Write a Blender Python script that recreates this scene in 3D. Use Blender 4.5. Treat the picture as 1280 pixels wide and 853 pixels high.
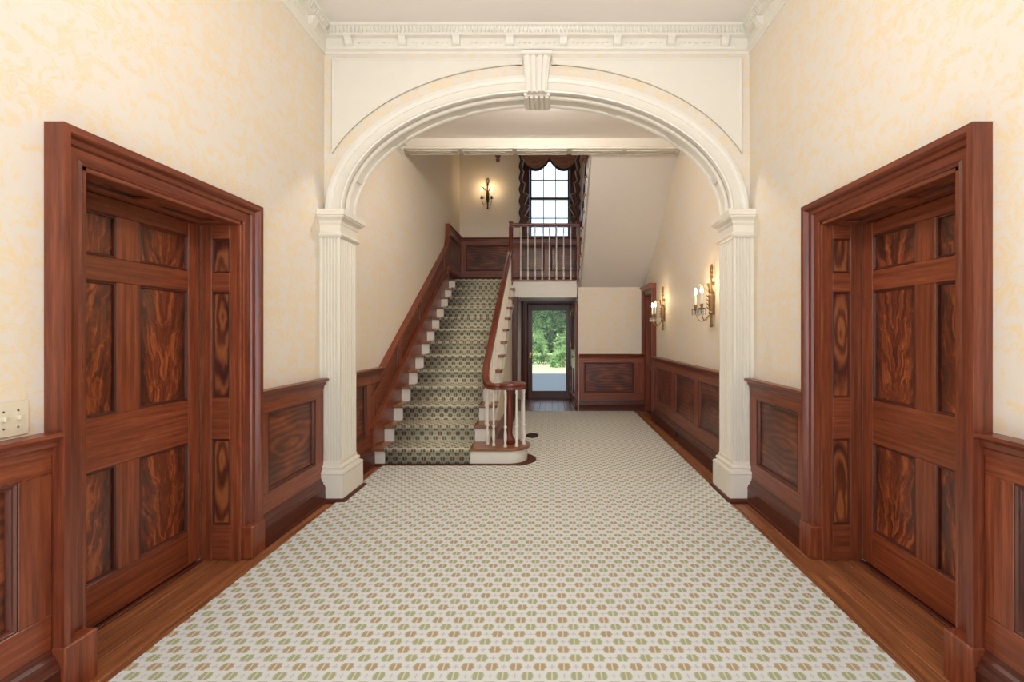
import bpy, bmesh, math, random
from mathutils import Vector
random.seed(7)
PI = math.pi
C = bpy.context.scene.collection
scn = bpy.context.scene
for o in list(bpy.data.objects): bpy.data.objects.remove(o)

# ------------------------------------------------------------------ camera
cd = bpy.data.cameras.new('camera'); cam = bpy.data.objects.new('camera', cd); C.objects.link(cam)
cam.location = (0, 0, 1.4); cam.rotation_euler = (PI/2, 0, 0)
cd.sensor_width = 36.0; cd.lens = 596/1280*36.0
cd.shift_x = -50/1280; cd.shift_y = -10.5/1280; cd.clip_start = 0.02; cd.clip_end = 400
scn.camera = cam
scn.view_settings.view_transform = 'Standard'; scn.view_settings.look = 'None'
scn.view_settings.exposure = 0.17; scn.view_settings.gamma = 1.0; scn.view_settings.use_curve_mapping = False

# ------------------------------------------------------------------ world, sun, added fill
w = bpy.data.worlds.new('world'); scn.world = w; w.use_nodes = True
bg = w.node_tree.nodes['Background']; bg.inputs[0].default_value = (0.62, 0.80, 1.0, 1); bg.inputs[1].default_value = 1.7
sd = bpy.data.lights.new('sun', 'SUN'); sd.energy = 8.5; sd.angle = 0.009; sd.color = (1, .95, .86)
sun = bpy.data.objects.new('sun', sd); C.objects.link(sun); sun.rotation_euler = (math.radians(50), 0, math.radians(6))
def area(name, loc, rot, sx, sy, e, col):
    l = bpy.data.lights.new(name, 'AREA'); l.shape = 'RECTANGLE'; l.size = sx; l.size_y = sy; l.energy = e; l.color = col
    o = bpy.data.objects.new(name, l); C.objects.link(o); o.location = loc; o.rotation_euler = rot; return o
def point(name, loc, e, col, r, parent=None):
    l = bpy.data.lights.new(name, 'POINT'); l.energy = e; l.color = col; l.shadow_soft_size = r
    o = bpy.data.objects.new(name, l); C.objects.link(o); o.location = loc
    if parent: o.parent = parent
    return o
# added area light standing in for daylight from an unseen entrance
area('entrance_fill_light', (-.13, -2.52, 1.75), (PI/2, 0, 0), 2.6, 3.0, 62, (.86, .93, 1))

# ------------------------------------------------------------------ layout (metres; camera at y=0)
XL, XR, YA, YB = -1.934, 1.678, 4.05, 10.0        # side walls, arch wall, back wall
CX = (XL+XR)/2
ZC, ZCB = 3.98, 3.90                               # ceilings
ZD = 1.02                                          # dado height
R, G, D0 = .1815, .303, 5.03                       # stair riser, going, first riser
ZL = 13*R; YL = D0+12*G                            # landing
def nl(y): return R*(1+(y-D0)/G)
XS = -.70                                          # open string plane
XU = .50                                           # upper flight string plane
DO0, DO1, DH = 1.94, 2.945, 2.08                   # door openings in the front hall

# ------------------------------------------------------------------ materials
MATS = {}
class N:
    def __init__(s, name):
        m = bpy.data.materials.new(name); m.use_nodes = True; s.m = m; s.t = m.node_tree
        s.b = s.t.nodes['Principled BSDF']; MATS[name] = m
    def n(s, ty, **k):
        x = s.t.nodes.new(ty)
        for a, v in k.items(): setattr(x, a, v)
        return x
    def put(s, sock, v):
        if isinstance(v, bpy.types.NodeSocket): s.t.links.new(v, sock)
        elif v is not None: sock.default_value = v
    def math(s, op, a, b=None, c=None, clamp=False):
        x = s.n('ShaderNodeMath', operation=op, use_clamp=clamp); s.put(x.inputs[0], a)
        if b is not None: s.put(x.inputs[1], b)
        if c is not None: s.put(x.inputs[2], c)
        return x.outputs[0]
    def mix(s, f, a, b, bt='MIX'):
        x = s.n('ShaderNodeMix', data_type='RGBA', blend_type=bt); s.put(x.inputs[0], f); s.put(x.inputs[6], a); s.put(x.inputs[7], b); return x.outputs[2]
    def noise(s, vec, scale, detail=3, rough=.5, dist=0):
        x = s.n('ShaderNodeTexNoise'); s.put(x.inputs['Vector'], vec); x.inputs['Scale'].default_value = scale
        x.inputs['Detail'].default_value = detail; x.inputs['Roughness'].default_value = rough; x.inputs['Distortion'].default_value = dist
        return x.outputs[0]
    def ramp(s, f, stops):
        x = s.n('ShaderNodeValToRGB'); s.put(x.inputs[0], f); e = x.color_ramp.elements
        e[0].position, e[0].color = stops[0][0], (*stops[0][1], 1); e[1].position, e[1].color = stops[-1][0], (*stops[-1][1], 1)
        for p, c in stops[1:-1]:
            q = e.new(p); q.color = (*c, 1)
        return x.outputs[0]
    def comb(s, x, y, z=0.0):
        c = s.n('ShaderNodeCombineXYZ'); s.put(c.inputs[0], x); s.put(c.inputs[1], y); s.put(c.inputs[2], z); return c.outputs[0]
    def sep(s, v):
        c = s.n('ShaderNodeSeparateXYZ'); s.put(c.inputs[0], v); return c.outputs
    def uv(s): return s.sep(s.n('ShaderNodeTexCoord').outputs['UV'])
    def objc(s): return s.n('ShaderNodeTexCoord').outputs['Object']
    def rnd(s): return s.n('ShaderNodeObjectInfo').outputs['Random']
    def bump(s, h, strength=.2, dist=.01):
        x = s.n('ShaderNodeBump'); x.inputs['Strength'].default_value = strength; x.inputs['Distance'].default_value = dist
        s.put(x.inputs['Height'], h); s.put(s.b.inputs['Normal'], x.outputs[0])
    def set(s, col=None, rough=None, metal=None, spec=None, coat=None):
        s.put(s.b.inputs['Base Color'], col); s.put(s.b.inputs['Roughness'], rough); s.put(s.b.inputs['Metallic'], metal)
        s.put(s.b.inputs['Specular IOR Level'], spec); s.put(s.b.inputs['Coat Weight'], coat); return s.m
def lin(r, g, b):
    f = lambda c: (c/255/12.92) if c/255 <= .04045 else ((c/255+.055)/1.055)**2.4
    return (f(r), f(g), f(b))
def c4(t): return (*t, 1)

def mk_plain(name, rgb, rough=.5, metal=0, var=.04, spec=.5):
    k = N(name); v = k.noise(k.objc(), 6, 4, .6)
    a = tuple(min(1, c*(1+var)) for c in lin(*rgb)); b = tuple(c*(1-var) for c in lin(*rgb))
    k.set(k.mix(v, c4(b), c4(a)), rough, metal, spec); return k.m
mk_plain('white_paint', (236, 230, 218), .38)
mk_plain('white_satin', (238, 231, 217), .32)
mk_plain('ceiling_paint', (241, 234, 229), .9, var=.015)
mk_plain('plaster', (226, 218, 210), .85, var=.03)
mk_plain('ivory', (232, 222, 196), .4, var=.01)
mk_plain('brass', (190, 150, 80), .28, 1)
mk_plain('gilt', (142, 114, 78), .45, .6, .3)
mk_plain('bronze', (70, 46, 28), .4, .7, .2)
mk_plain('black_iron', (26, 20, 18), .5, .2)
mk_plain('candle_wax', (246, 240, 222), .45, var=.01)
mk_plain('steel', (150, 150, 150), .3, 1)
mk_plain('asphalt', (128, 126, 124), .9, var=.12)
mk_plain('stone', (150, 146, 138), .9, var=.1)
mk_plain('brick_outside', (146, 96, 76), .9, var=.1)

def mk_wood(name, dark, mid, light, rough=.3, coat=.15, sc=1.0):
    k = N(name); u = k.uv(); rd = k.rnd()
    gu = k.math('MULTIPLY_ADD', u[0], 1.0*sc, k.math('MULTIPLY', rd, 37.0)); gv = k.math('MULTIPLY_ADD', u[1], 22.0*sc, k.math('MULTIPLY', rd, 11.0))
    a = k.noise(k.comb(gu, gv), 2.2, 5, .6, .35)
    fine = k.noise(k.comb(k.math('MULTIPLY', u[0], 7.0), k.math('MULTIPLY', u[1], 160.0)), 2.0, 3, .6)
    f = k.math('ADD', k.math('MULTIPLY', a, .7), k.math('MULTIPLY', fine, .3))
    col = k.ramp(f, [(.3, dark), (.5, mid), (.72, light)])
    hue = k.n('ShaderNodeHueSaturation'); k.put(hue.inputs['Value'], k.math('MULTIPLY_ADD', rd, .24, .88)); k.put(hue.inputs['Color'], col)
    k.set(hue.outputs[0], rough, 0, .5, coat); k.bump(fine, .08, .004); k.b.inputs['Coat Roughness'].default_value = .25; return k.m
mk_wood('mahogany', lin(80, 33, 19), lin(128, 62, 35), lin(164, 90, 54), .34, .08)
mk_wood('mahogany_mid', lin(70, 28, 18), lin(114, 52, 31), lin(148, 78, 48), .3, .12)
mk_wood('mahogany_dark', lin(54, 22, 15), lin(84, 37, 24), lin(112, 52, 32), .36, .06)
mk_wood('rail_wood', lin(78, 28, 19), lin(112, 44, 29), lin(138, 62, 42), .25, .3)
mk_wood('oak_tread', lin(112, 66, 40), lin(148, 94, 60), lin(176, 120, 80), .35)
mk_wood('floor_polished', lin(88, 50, 32), lin(126, 78, 50), lin(158, 104, 68), .36, .3)
mk_wood('floor_wood', lin(84, 46, 26), lin(146, 88, 52), lin(186, 122, 78), .4, .05)

def mk_flame(name):
    k = N(name); u = k.uv(); rd = k.rnd()
    off = k.math('MULTIPLY', rd, 50.0)
    wob = k.math('MULTIPLY', k.math('SUBTRACT', k.noise(k.comb(k.math('MULTIPLY', u[1], 3.0), off), 1.6, 3), .5), .10)
    cu = k.math('ABSOLUTE', k.math('ADD', u[0], wob))
    warp = k.math('MULTIPLY', k.math('SUBTRACT', k.noise(k.comb(k.math('MULTIPLY', u[0], 8.0), k.math('MULTIPLY', u[1], 5.0), off), 1.5, 3), .5), .30)
    d = k.math('ADD', k.math('SUBTRACT', u[1], k.math('MULTIPLY', k.math('POWER', cu, .8), 1.9)), warp)
    p = k.comb(k.math('MULTIPLY', cu, 16.0), k.math('MULTIPLY', d, 7.0), off)
    a = k.noise(p, 1.2, 4, .6, .5)
    q = k.comb(k.math('MULTIPLY', cu, 60.0), k.math('MULTIPLY', d, 22.0), off)
    b = k.noise(q, 1.1, 3, .65, .3)
    f = k.math('ADD', k.math('MULTIPLY', a, .66), k.math('MULTIPLY', b, .34))
    fl = k.math('ABSOLUTE', k.math('SUBTRACT', cu, .045))
    f2 = k.math('SUBTRACT', k.math('ADD', f, .05), k.math('MULTIPLY', fl, 1.1))
    col = k.ramp(f2, [(.26, lin(44, 20, 14)), (.40, lin(72, 32, 20)), (.52, lin(114, 52, 28)), (.64, lin(172, 92, 48))])
    k.set(col, .3, 0, .5, .2); k.b.inputs['Coat Roughness'].default_value = .2; return k.m
mk_flame('flame_veneer')
def mk_cath(name, stops, ring=34, ww=.15):
    k = N(name); u = k.uv(); u = (u[1], u[0]); rd = k.rnd(); off = k.math('MULTIPLY', rd, 50.0)
    n1 = k.math('SUBTRACT', k.noise(k.comb(k.math('MULTIPLY', u[0], 2.2), k.math('MULTIPLY', u[1], 4.5), off), 1.7, 3, .5), .5)
    uu = k.math('ADD', u[0], k.math('MULTIPLY', k.math('SUBTRACT', rd, .5), .35))
    r = k.math('SQRT', k.math('ADD', k.math('POWER', k.math('MULTIPLY', uu, .22), 2.0), k.math('POWER', u[1], 2.0)))
    ph = k.math('MULTIPLY', k.math('ADD', r, k.math('MULTIPLY', n1, .09)), ring*2*PI*.62)
    wv = k.math('MULTIPLY_ADD', k.math('SINE', ph), .5, .5)
    fine = k.noise(k.comb(k.math('MULTIPLY', u[0], 5.0), k.math('MULTIPLY', u[1], 110.0), off), 2.0, 3, .6)
    big = k.noise(k.comb(k.math('MULTIPLY', u[0], 2.0), k.math('MULTIPLY', u[1], 3.0), off), 1.5, 2)
    f = k.math('ADD', k.math('ADD', k.math('MULTIPLY', wv, ww), k.math('MULTIPLY', fine, .26)), k.math('MULTIPLY', big, .62))
    col = k.ramp(f, stops); k.set(col, .3, 0, .45, .12); k.b.inputs['Coat Roughness'].default_value = .12; return k.m
mk_cath('cathedral_veneer', [(.26, lin(52, 23, 16)), (.45, lin(82, 38, 25)), (.60, lin(122, 62, 36)), (.76, lin(164, 94, 54))])
mk_cath('ring_veneer', [(.26, lin(46, 20, 14)), (.42, lin(80, 36, 22)), (.6, lin(122, 62, 34)), (.8, lin(158, 90, 50))], 42, .34)

def mk_wallpaper(name, ground, fig):
    k = N(name); p = k.sep(k.objc()); s = k.math('ADD', p[0], p[1]); t = p[2]
    W, H = .27, .46
    colm = k.math('FLOOR', k.math('DIVIDE', s, 2*W))
    odd = k.math('MODULO', k.math('ABSOLUTE', colm), 2.0)
    s2 = k.math('PINGPONG', s, W); t2 = k.math('PINGPONG', k.math('MULTIPLY_ADD', odd, H, t), 2*H)
    a = k.noise(k.comb(s2, t2, 3.3), 11.0, 6, .68, 1.2)
    petals = k.math('MULTIPLY_ADD', k.math('SINE', k.math('MULTIPLY', k.noise(k.comb(s2, t2, 9.1), 6, 2, .5, .8), 95.0)), .5, .5)
    m1 = k.n('ShaderNodeMapRange', interpolation_type='SMOOTHSTEP'); k.put(m1.inputs[0], a); m1.inputs[1].default_value = .47; m1.inputs[2].default_value = .53
    fig_m = k.math('MULTIPLY', m1.outputs[0], k.math('MULTIPLY_ADD', petals, .75, .25))
    weave = k.noise(k.comb(k.math('MULTIPLY', s, 60.0), k.math('MULTIPLY', t, 260.0)), 2.0, 2)
    blot = k.noise(k.comb(s, t, 1.0), 1.3, 4, .6)
    col = k.mix(fig_m, c4(ground), c4(fig))
    col = k.mix(k.math('MULTIPLY', k.math('SUBTRACT', weave, .3), .22), col, c4(tuple(x*.78 for x in ground)))
    col = k.mix(k.math('MULTIPLY', k.math('SUBTRACT', blot, .35, clamp=True), .35), col, c4(lin(246, 236, 222)))
    k.set(col, .62, 0, .35); k.bump(fig_m, .1, .003); return k.m
mk_wallpaper('wallpaper', lin(234, 225, 213), lin(240, 217, 174))

def mk_carpet(name, ground, brown, green, stripe, grey):
    k = N(name); u = k.uv(); a, b = .1, .107
    wob = k.math('MULTIPLY', k.math('SUBTRACT', k.noise(k.comb(u[0], u[1]), 300, 1), .5), .004)
    def cell(du, dv):
        p = k.math('MULTIPLY', k.math('SUBTRACT', k.math('FRACT', k.math('ADD', k.math('DIVIDE', u[0], a), du)), .5), a)
        q = k.math('MULTIPLY', k.math('SUBTRACT', k.math('FRACT', k.math('ADD', k.math('DIVIDE', u[1], b), dv)), .5), b)
        return k.math('ADD', k.math('ABSOLUTE', p), wob), k.math('ADD', k.math('ABSOLUTE', q), wob)
    def motif(du, dv):
        p, q = cell(du, dv)
        jag = k.math('MULTIPLY', k.math('PINGPONG', k.math('ADD', q, .0035), .0048), 1.7)
        edge = k.math('SUBTRACT', k.math('ADD', .0226, jag), k.math('MULTIPLY', q, .42))
        m = k.math('MULTIPLY', k.math('LESS_THAN', p, edge), k.math('LESS_THAN', q, .0222))
        st = k.math('MULTIPLY', k.math('LESS_THAN', p, .0034), k.math('LESS_THAN', q, .0245))
        return m, st
    col = c4(ground)
    for du, dv in ((.5, 0.), (0., .5)):
        p, q = cell(du, dv)
        cr = k.math('MULTIPLY', k.math('LESS_THAN', k.math('MINIMUM', p, q), .0026), k.math('LESS_THAN', k.math('MAXIMUM', p, q), .013))
        col = k.mix(k.math('MULTIPLY', cr, .8), col, c4(grey))
    for (du, dv), cc in (((0, 0), brown), ((.5, .5), green)):
        m, st = motif(du, dv)
        col = k.mix(m, col, c4(cc)); col = k.mix(st, col, c4(stripe))
    pile = k.noise(k.comb(u[0], u[1]), 420, 2, .7); blot = k.noise(k.comb(u[0], u[1]), 2.2, 4, .6)
    col = k.mix(k.math('MULTIPLY', pile, .22), col, c4(tuple(x*.45 for x in ground)))
    col = k.mix(k.math('MULTIPLY', k.math('SUBTRACT', blot, .5, clamp=True), .5), col, c4(tuple(x*.7 for x in ground)))
    k.set(col, .95, 0, .15); k.bump(pile, .35, .004); return k.m
mk_carpet('hall_carpet_pile', lin(229, 231, 229), lin(182, 162, 128), lin(174, 180, 140), lin(222, 214, 190), lin(190, 194, 204))
mk_carpet('runner_pile_shaded', lin(204, 200, 178), lin(118, 92, 62), lin(108, 112, 82), lin(192, 182, 148), lin(150, 148, 134))  # same carpet as the hall, colours darkened for the dimmer stair light

def mk_fabric(name):
    k = N(name); u = k.uv()
    st = k.math('MULTIPLY_ADD', k.math('SINE', k.math('MULTIPLY', u[1], 150.0)), .5, .5)
    nz = k.noise(k.comb(u[0], u[1]), 14, 3)
    col = k.ramp(k.math('ADD', k.math('MULTIPLY', st, .55), k.math('MULTIPLY', nz, .45)), [(.2, lin(104, 66, 56)), (.5, lin(150, 98, 78)), (.8, lin(184, 150, 126))])
    k.set(col, .7, 0, .3); k.b.inputs['Sheen Weight'].default_value = .2; return k.m
mk_fabric('swag_fabric')
mk_plain('fringe_thread', (66, 60, 72), .9, var=.3)
mk_plain('jabot_lining', (176, 170, 172), .8, var=.1)
mk_plain('jabot_fabric', (112, 84, 74), .8, var=.2)
def mk_leaf(name, a, b, c):
    k = N(name); v = k.noise(k.objc(), 2.3, 4, .65); v2 = k.noise(k.objc(), 30, 2)
    k.set(k.ramp(k.math('ADD', k.math('MULTIPLY', v, .6), k.math('MULTIPLY', v2, .4)), [(.36, a), (.5, b), (.64, c)]), .6, 0, .3)
    k.b.inputs['Transmission Weight'].default_value = 0; return k.m
mk_leaf('foliage', lin(16, 32, 18), lin(50, 80, 40), lin(132, 158, 100))
mk_leaf('foliage_dark', lin(10, 20, 12), lin(20, 36, 18), lin(34, 56, 28))
mk_leaf('foliage_pale', lin(36, 62, 34), lin(92, 126, 70), lin(172, 192, 136))
mk_leaf('lawn_grass', lin(130, 150, 96), lin(168, 182, 130), lin(200, 206, 166))
mk_plain('bark', (92, 76, 62), .9, var=.3)
mk_plain('worn_wood', (96, 52, 36), .75, var=.15, spec=.2)
mk_plain('oval_brown', (58, 36, 30), .8, var=.1, spec=.2)
k = N('window_glass'); k.t.nodes.remove(k.b)
tr = k.n('ShaderNodeBsdfTransparent'); gl = k.n('ShaderNodeBsdfGlossy'); gl.inputs['Roughness'].default_value = .02
fr = k.n('ShaderNodeFresnel'); fr.inputs[0].default_value = 1.16; mx = k.n('ShaderNodeMixShader')
k.t.links.new(fr.outputs[0], mx.inputs[0]); k.t.links.new(tr.outputs[0], mx.inputs[1]); k.t.links.new(gl.outputs[0], mx.inputs[2])
k.t.links.new(mx.outputs[0], k.t.nodes['Material Output'].inputs[0])
k = N('crystal'); k.set((1, 1, 1, 1), .02); k.b.inputs['Transmission Weight'].default_value = .85; k.b.inputs['IOR'].default_value = 1.5
k = N('bulb_glow'); k.set((1, .9, .7, 1), .4); k.b.inputs['Emission Color'].default_value = (1, .82, .5, 1); k.b.inputs['Emission Strength'].default_value = 14
k = N('added_lamp_glass'); k.set((1, .97, .9, 1), .4); k.b.inputs['Emission Color'].default_value = (1, .94, .84, 1); k.b.inputs['Emission Strength'].default_value = 6  # glowing bowl of the added lamps

# ------------------------------------------------------------------ mesh helpers
def wl(o):
    v = Vector((0, 0, 0))
    while o: v = v+o.location; o = o.parent
    return v
def add(name, bm, mat, parent=None, smooth=True, ang=35):
    bmesh.ops.recalc_face_normals(bm, faces=bm.faces)
    if parent: bmesh.ops.translate(bm, verts=bm.verts, vec=-wl(parent))
    me = bpy.data.meshes.new(name); bm.to_mesh(me); bm.free()
    if smooth and len(me.polygons):
        me.polygons.foreach_set('use_smooth', [True]*len(me.polygons)); me.set_sharp_from_angle(angle=math.radians(ang))
    me.materials.append(MATS[mat]); o = bpy.data.objects.new(name, me); C.objects.link(o)
    if parent: o.parent = parent
    return o
def inst(name, me, parent, loc, rot=(0, 0, 0), scale=(1, 1, 1)):
    o = bpy.data.objects.new(name, me); C.objects.link(o); o.parent = parent
    o.location = Vector(loc)-wl(parent) if parent else loc; o.rotation_euler = rot; o.scale = scale; return o
def mesh_of(bm, name, mat, smooth=True, ang=35):
    bmesh.ops.recalc_face_normals(bm, faces=bm.faces); me = bpy.data.meshes.new(name); bm.to_mesh(me); bm.free()
    if smooth: me.polygons.foreach_set('use_smooth', [True]*len(me.polygons)); me.set_sharp_from_angle(angle=math.radians(ang))
    me.materials.append(MATS[mat]); return me
def tag(o, label, cat, kind=None, group=None):
    o['label'] = label; o['category'] = cat
    if kind: o['kind'] = kind
    if group: o['group'] = group
    return o
def top(name, label, cat, loc=(0, 0, 0), kind=None, group=None):
    o = bpy.data.objects.new(name, None); o.empty_display_size = .1; C.objects.link(o); o.location = loc
    return tag(o, label, cat, kind, group)
def B(): 
    bm = bmesh.new(); bm.loops.layers.uv.new('UVMap'); return bm
ident = lambda s, t, h: (s, t, h)
def mbox(bm, M, s0, s1, t0, t1, h0, h1, grain='s', bev=0):
    """box in the (s,t,h) frame of M, with grain UVs in metres"""
    b2 = bmesh.new(); uvl = b2.loops.layers.uv.new('UVMap')
    V = [b2.verts.new((s, t, h)) for h in (h0, h1) for t in (t0, t1) for s in (s0, s1)]
    for f in ((0, 1, 3, 2), (4, 6, 7, 5), (0, 4, 5, 1), (2, 3, 7, 6), (0, 2, 6, 4), (1, 5, 7, 3)): b2.faces.new([V[i] for i in f])
    if bev: bmesh.ops.bevel(b2, geom=b2.edges[:], offset=bev, segments=1, affect='EDGES')
    ro = random.random()*3
    ax = {'s': 0, 't': 1, 'h': 2}[grain]; ot = [i for i in range(3) if i != ax]
    for f in b2.faces:
        for l in f.loops:
            c = l.vert.co; l[uvl].uv = (c[ax]+ro, c[ot[0]]+c[ot[1]]+ro)
    uvo = bm.loops.layers.uv.active; mp = {v: bm.verts.new(M(*v.co)) for v in b2.verts}
    for f in b2.faces:
        nf = bm.faces.new([mp[v] for v in f.verts])
        for l, m in zip(nf.loops, f.loops): l[uvo].uv = m[uvl].uv
    b2.free(); return bm
XYZ = lambda s, t, h: (s, t, h)
def wbox(bm, x0, x1, y0, y1, z0, z1, grain='s', bev=0): return mbox(bm, XYZ, x0, x1, y0, y1, z0, z1, grain, bev)
def sweep(bm, path, prof, M, closed=False):
    """sweep closed profile (w,h) along 2-D path (s,t) with mitres; w to the left of travel"""
    uvl = bm.loops.layers.uv.active; n = len(path); rings = []; L = [0]
    P = [Vector(p) for p in path]
    def nrm(a, b):
        d = (b-a).normalized(); return Vector((-d.y, d.x))
    for i in range(n):
        if closed: n1 = nrm(P[i-1], P[i]); n2 = nrm(P[i], P[(i+1) % n])
        else:
            n1 = nrm(P[max(i-1, 0)], P[max(i-1, 0)+1]); n2 = nrm(P[min(i, n-2)], P[min(i, n-2)+1])
        m = (n1+n2)/max(.2, 1+n1.dot(n2))
        rings.append([bm.verts.new(M(P[i].x+m.x*w_, P[i].y+m.y*w_, h)) for w_, h in prof])
        if i: L.append(L[-1]+(P[i]-P[i-1]).length)
    if closed: L.append(L[-1]+(P[0]-P[-1]).length)
    k = len(prof); pl = [0]
    for j in range(k): pl.append(pl[-1]+(Vector(prof[(j+1) % k])-Vector(prof[j])).length)
    for i in range(n if closed else n-1):
        a, b = rings[i], rings[(i+1) % n]
        for j in range(k):
            f = bm.faces.new((a[j], a[(j+1) % k], b[(j+1) % k], b[j]))
            for l, (uu, vv) in zip(f.loops, ((L[i], pl[j]), (L[i], pl[j+1]), (L[i+1], pl[j+1]), (L[i+1], pl[j]))): l[uvl].uv = (uu, vv)
    if not closed:
        bm.faces.new(rings[0]); bm.faces.new(rings[-1])
    return bm
def prism(bm, pts, M, h0, h1, uvs=1):
    """closed polygon (s,t) extruded from h0 to h1 (pts may be concave: n-gon caps)"""
    uvl = bm.loops.layers.uv.active
    a = [bm.verts.new(M(s, t, h0)) for s, t in pts]; b = [bm.verts.new(M(s, t, h1)) for s, t in pts]; k = len(pts)
    fs = [bm.faces.new(a), bm.faces.new(b)]
    for f in fs:
        for l, (s, t) in zip(f.loops, pts): l[uvl].uv = (s, t)
    for j in range(k):
        f = bm.faces.new((a[j], a[(j+1) % k], b[(j+1) % k], b[j]))
        s, t = pts[j]; s2, t2 = pts[(j+1) % k]
        for l, q in zip(f.loops, ((s, t), (s2, t2), (s2, t2+.02), (s, t+.02))): l[uvl].uv = q
    return bm
def lathe(bm, prof, seg=12, c=(0, 0, 0)):
    uvl = bm.loops.layers.uv.active; rings = []
    for r, z in prof: rings.append([bm.verts.new((c[0]+r*math.cos(2*PI*i/seg), c[1]+r*math.sin(2*PI*i/seg), c[2]+z)) for i in range(seg)])
    for a, b, (r0, z0), (r1, z1) in zip(rings, rings[1:], prof, prof[1:]):
        for i in range(seg):
            f = bm.faces.new((a[i], a[(i+1) % seg], b[(i+1) % seg], b[i]))
            for l, q in zip(f.loops, ((z0, i*.01), (z0, i*.01+.01), (z1, i*.01+.01), (z1, i*.01))): l[uvl].uv = q
    bm.faces.new(rings[0]); bm.faces.new(rings[-1]); return bm
def rail3d(bm, pts, prof, cap=True, side0=None):
    """profile (side, up) along a 3-D path, kept upright"""
    uvl = bm.loops.layers.uv.active; P = [Vector(p) for p in pts]; rings = []; L = 0; Ls = []; S = Vector(side0) if side0 else None
    for i, p in enumerate(P):
        t = (P[min(i+1, len(P)-1)]-P[max(i-1, 0)]).normalized(); h = Vector((t.x, t.y, 0))
        if h.length > .15:
            s2 = Vector((h.y, -h.x, 0)).normalized(); S = s2
        U = S.cross(t).normalized()
        if i: L += (p-P[i-1]).length
        Ls.append(L); rings.append([bm.verts.new(p+S*a+U*b) for a, b in prof])
    k = len(prof)
    for i in range(len(P)-1):
        for j in range(k):
            f = bm.faces.new((rings[i][j], rings[i][(j+1) % k], rings[i+1][(j+1) % k], rings[i+1][j]))
            for l, q in zip(f.loops, ((Ls[i], j*.02), (Ls[i], j*.02+.02), (Ls[i+1], j*.02+.02), (Ls[i+1], j*.02))): l[uvl].uv = q
    if cap: bm.faces.new(rings[0]); bm.faces.new(rings[-1])
    return bm
def tube(bm, pts, rad, seg=8):
    P = [Vector(p) for p in pts]; rings = []; ref = Vector((0.13, .21, .97)).normalized()
    rr = rad if isinstance(rad, (list, tuple)) else [rad]*len(P)
    for i, p in enumerate(P):
        t = (P[min(i+1, len(P)-1)]-P[max(i-1, 0)]).normalized()
        a = t.cross(ref); a = a.normalized() if a.length > 1e-3 else Vector((1, 0, 0)); b = t.cross(a).normalized()
        rings.append([bm.verts.new(p+a*rr[i]*math.cos(2*PI*j/seg)+b*rr[i]*math.sin(2*PI*j/seg)) for j in range(seg)])
    for A, Bq in zip(rings, rings[1:]):
        for j in range(seg): bm.faces.new((A[j], A[(j+1) % seg], Bq[(j+1) % seg], Bq[j]))
    bm.faces.new(rings[0]); bm.faces.new(rings[-1]); return bm
# plane frames: (s along, t up, h out of the surface)
ML = lambda s, t, h: (XL+h, s, t)
MR = lambda s, t, h: (XR-h, s, t)
def MY(y): return lambda s, t, h: (s, y-h, t)
def MX(x, sgn): return lambda s, t, h: (x+sgn*h, s, t)

def slab(M, s0, s1, t0, t1, h0, h1, mat, parent, name='panel', along='t'):
    """a veneered field with UVs centred on it; along = direction of the figure"""
    bm = B(); uvl = bm.loops.layers.uv.active; sc, tc = (s0+s1)/2, (t0+t1)/2
    V = {}
    for h in (h0, h1):
        for t in (t0, t1):
            for s in (s0, s1): V[(s, t, h)] = bm.verts.new(M(s, t, h))
    q = [(s0, t0), (s1, t0), (s1, t1), (s0, t1)]
    fs = [[(s, t, h1) for s, t in q], [(s, t, h0) for s, t in q]]
    for i in range(4): fs.append([(*q[i], h0), (*q[(i+1) % 4], h0), (*q[(i+1) % 4], h1), (*q[i], h1)])
    for f in fs:
        fc = bm.faces.new([V[x] for x in f])
        for l, x in zip(fc.loops, f):
            a, b = x[0]-sc, x[1]-tc
            l[uvl].uv = (a, b) if along == 't' else (b, a)
    return add(name, bm, mat, parent)
def board(M, s0, s1, t0, t1, h0, h1, parent, name, grain='s', mat='mahogany', bev=.003):
    return add(name, mbox(B(), M, s0, s1, t0, t1, h0, h1, grain, bev), mat, parent)
PM = [(0, 0), (0, .020), (-.006, .024), (-.012, .018), (-.018, .017), (-.024, .006), (-.024, 0)]
def moulded_panel(M, s0, s1, t0, t1, h, parent, mat, along='t', pm=1.0, mould='mahogany_dark'):
    p = slab(M, s0, s1, t0, t1, h-.012, h, mat, parent, 'panel', along)
    pr = [(-w_*pm, h+hh*pm) for w_, hh in PM]
    bm = sweep(B(), [(s0, t0), (s1, t0), (s1, t1), (s0, t1)], pr, M, True)
    add('panel_moulding', bm, mould, p)
    return p

# ================================================================== THE SHELL
def boxes(name, lst, mat, label, cat, kind='structure'):
    bm = B()
    for b in lst: wbox(bm, *b)
    return tag(add(name, bm, mat, None, False), label, cat, kind)
ZT = 7.0
D3a, D3b, D3H = 7.77, 8.47, 2.05
wall_left = boxes('wall_left', [(XL-.3, XL, -2.9, DO0, 0, 4.2), (XL-.3, XL, DO0, DO1, DH, 4.2), (XL-.3, XL, DO1, 6.13, 0, 4.2), (XL-.3, XL, 6.13, YB+.3, 0, ZT)],
      'wallpaper', 'cream damask papered wall along the staircase side of the hall', 'wall')
wall_right = boxes('wall_right', [(XR, XR+.3, -2.9, DO0, 0, 4.2), (XR, XR+.3, DO0, DO1, DH, 4.2), (XR, XR+.3, DO1, 6.13, 0, 4.2), (XR, XR+.3, 6.13, D3a, 0, ZT),
      (XR, XR+.3, D3a, D3b, D3H, ZT), (XR, XR+.3, D3b, YB+.3, 0, ZT)], 'wallpaper', 'cream damask papered wall with crystal sconces and a narrow far door', 'wall')
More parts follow.
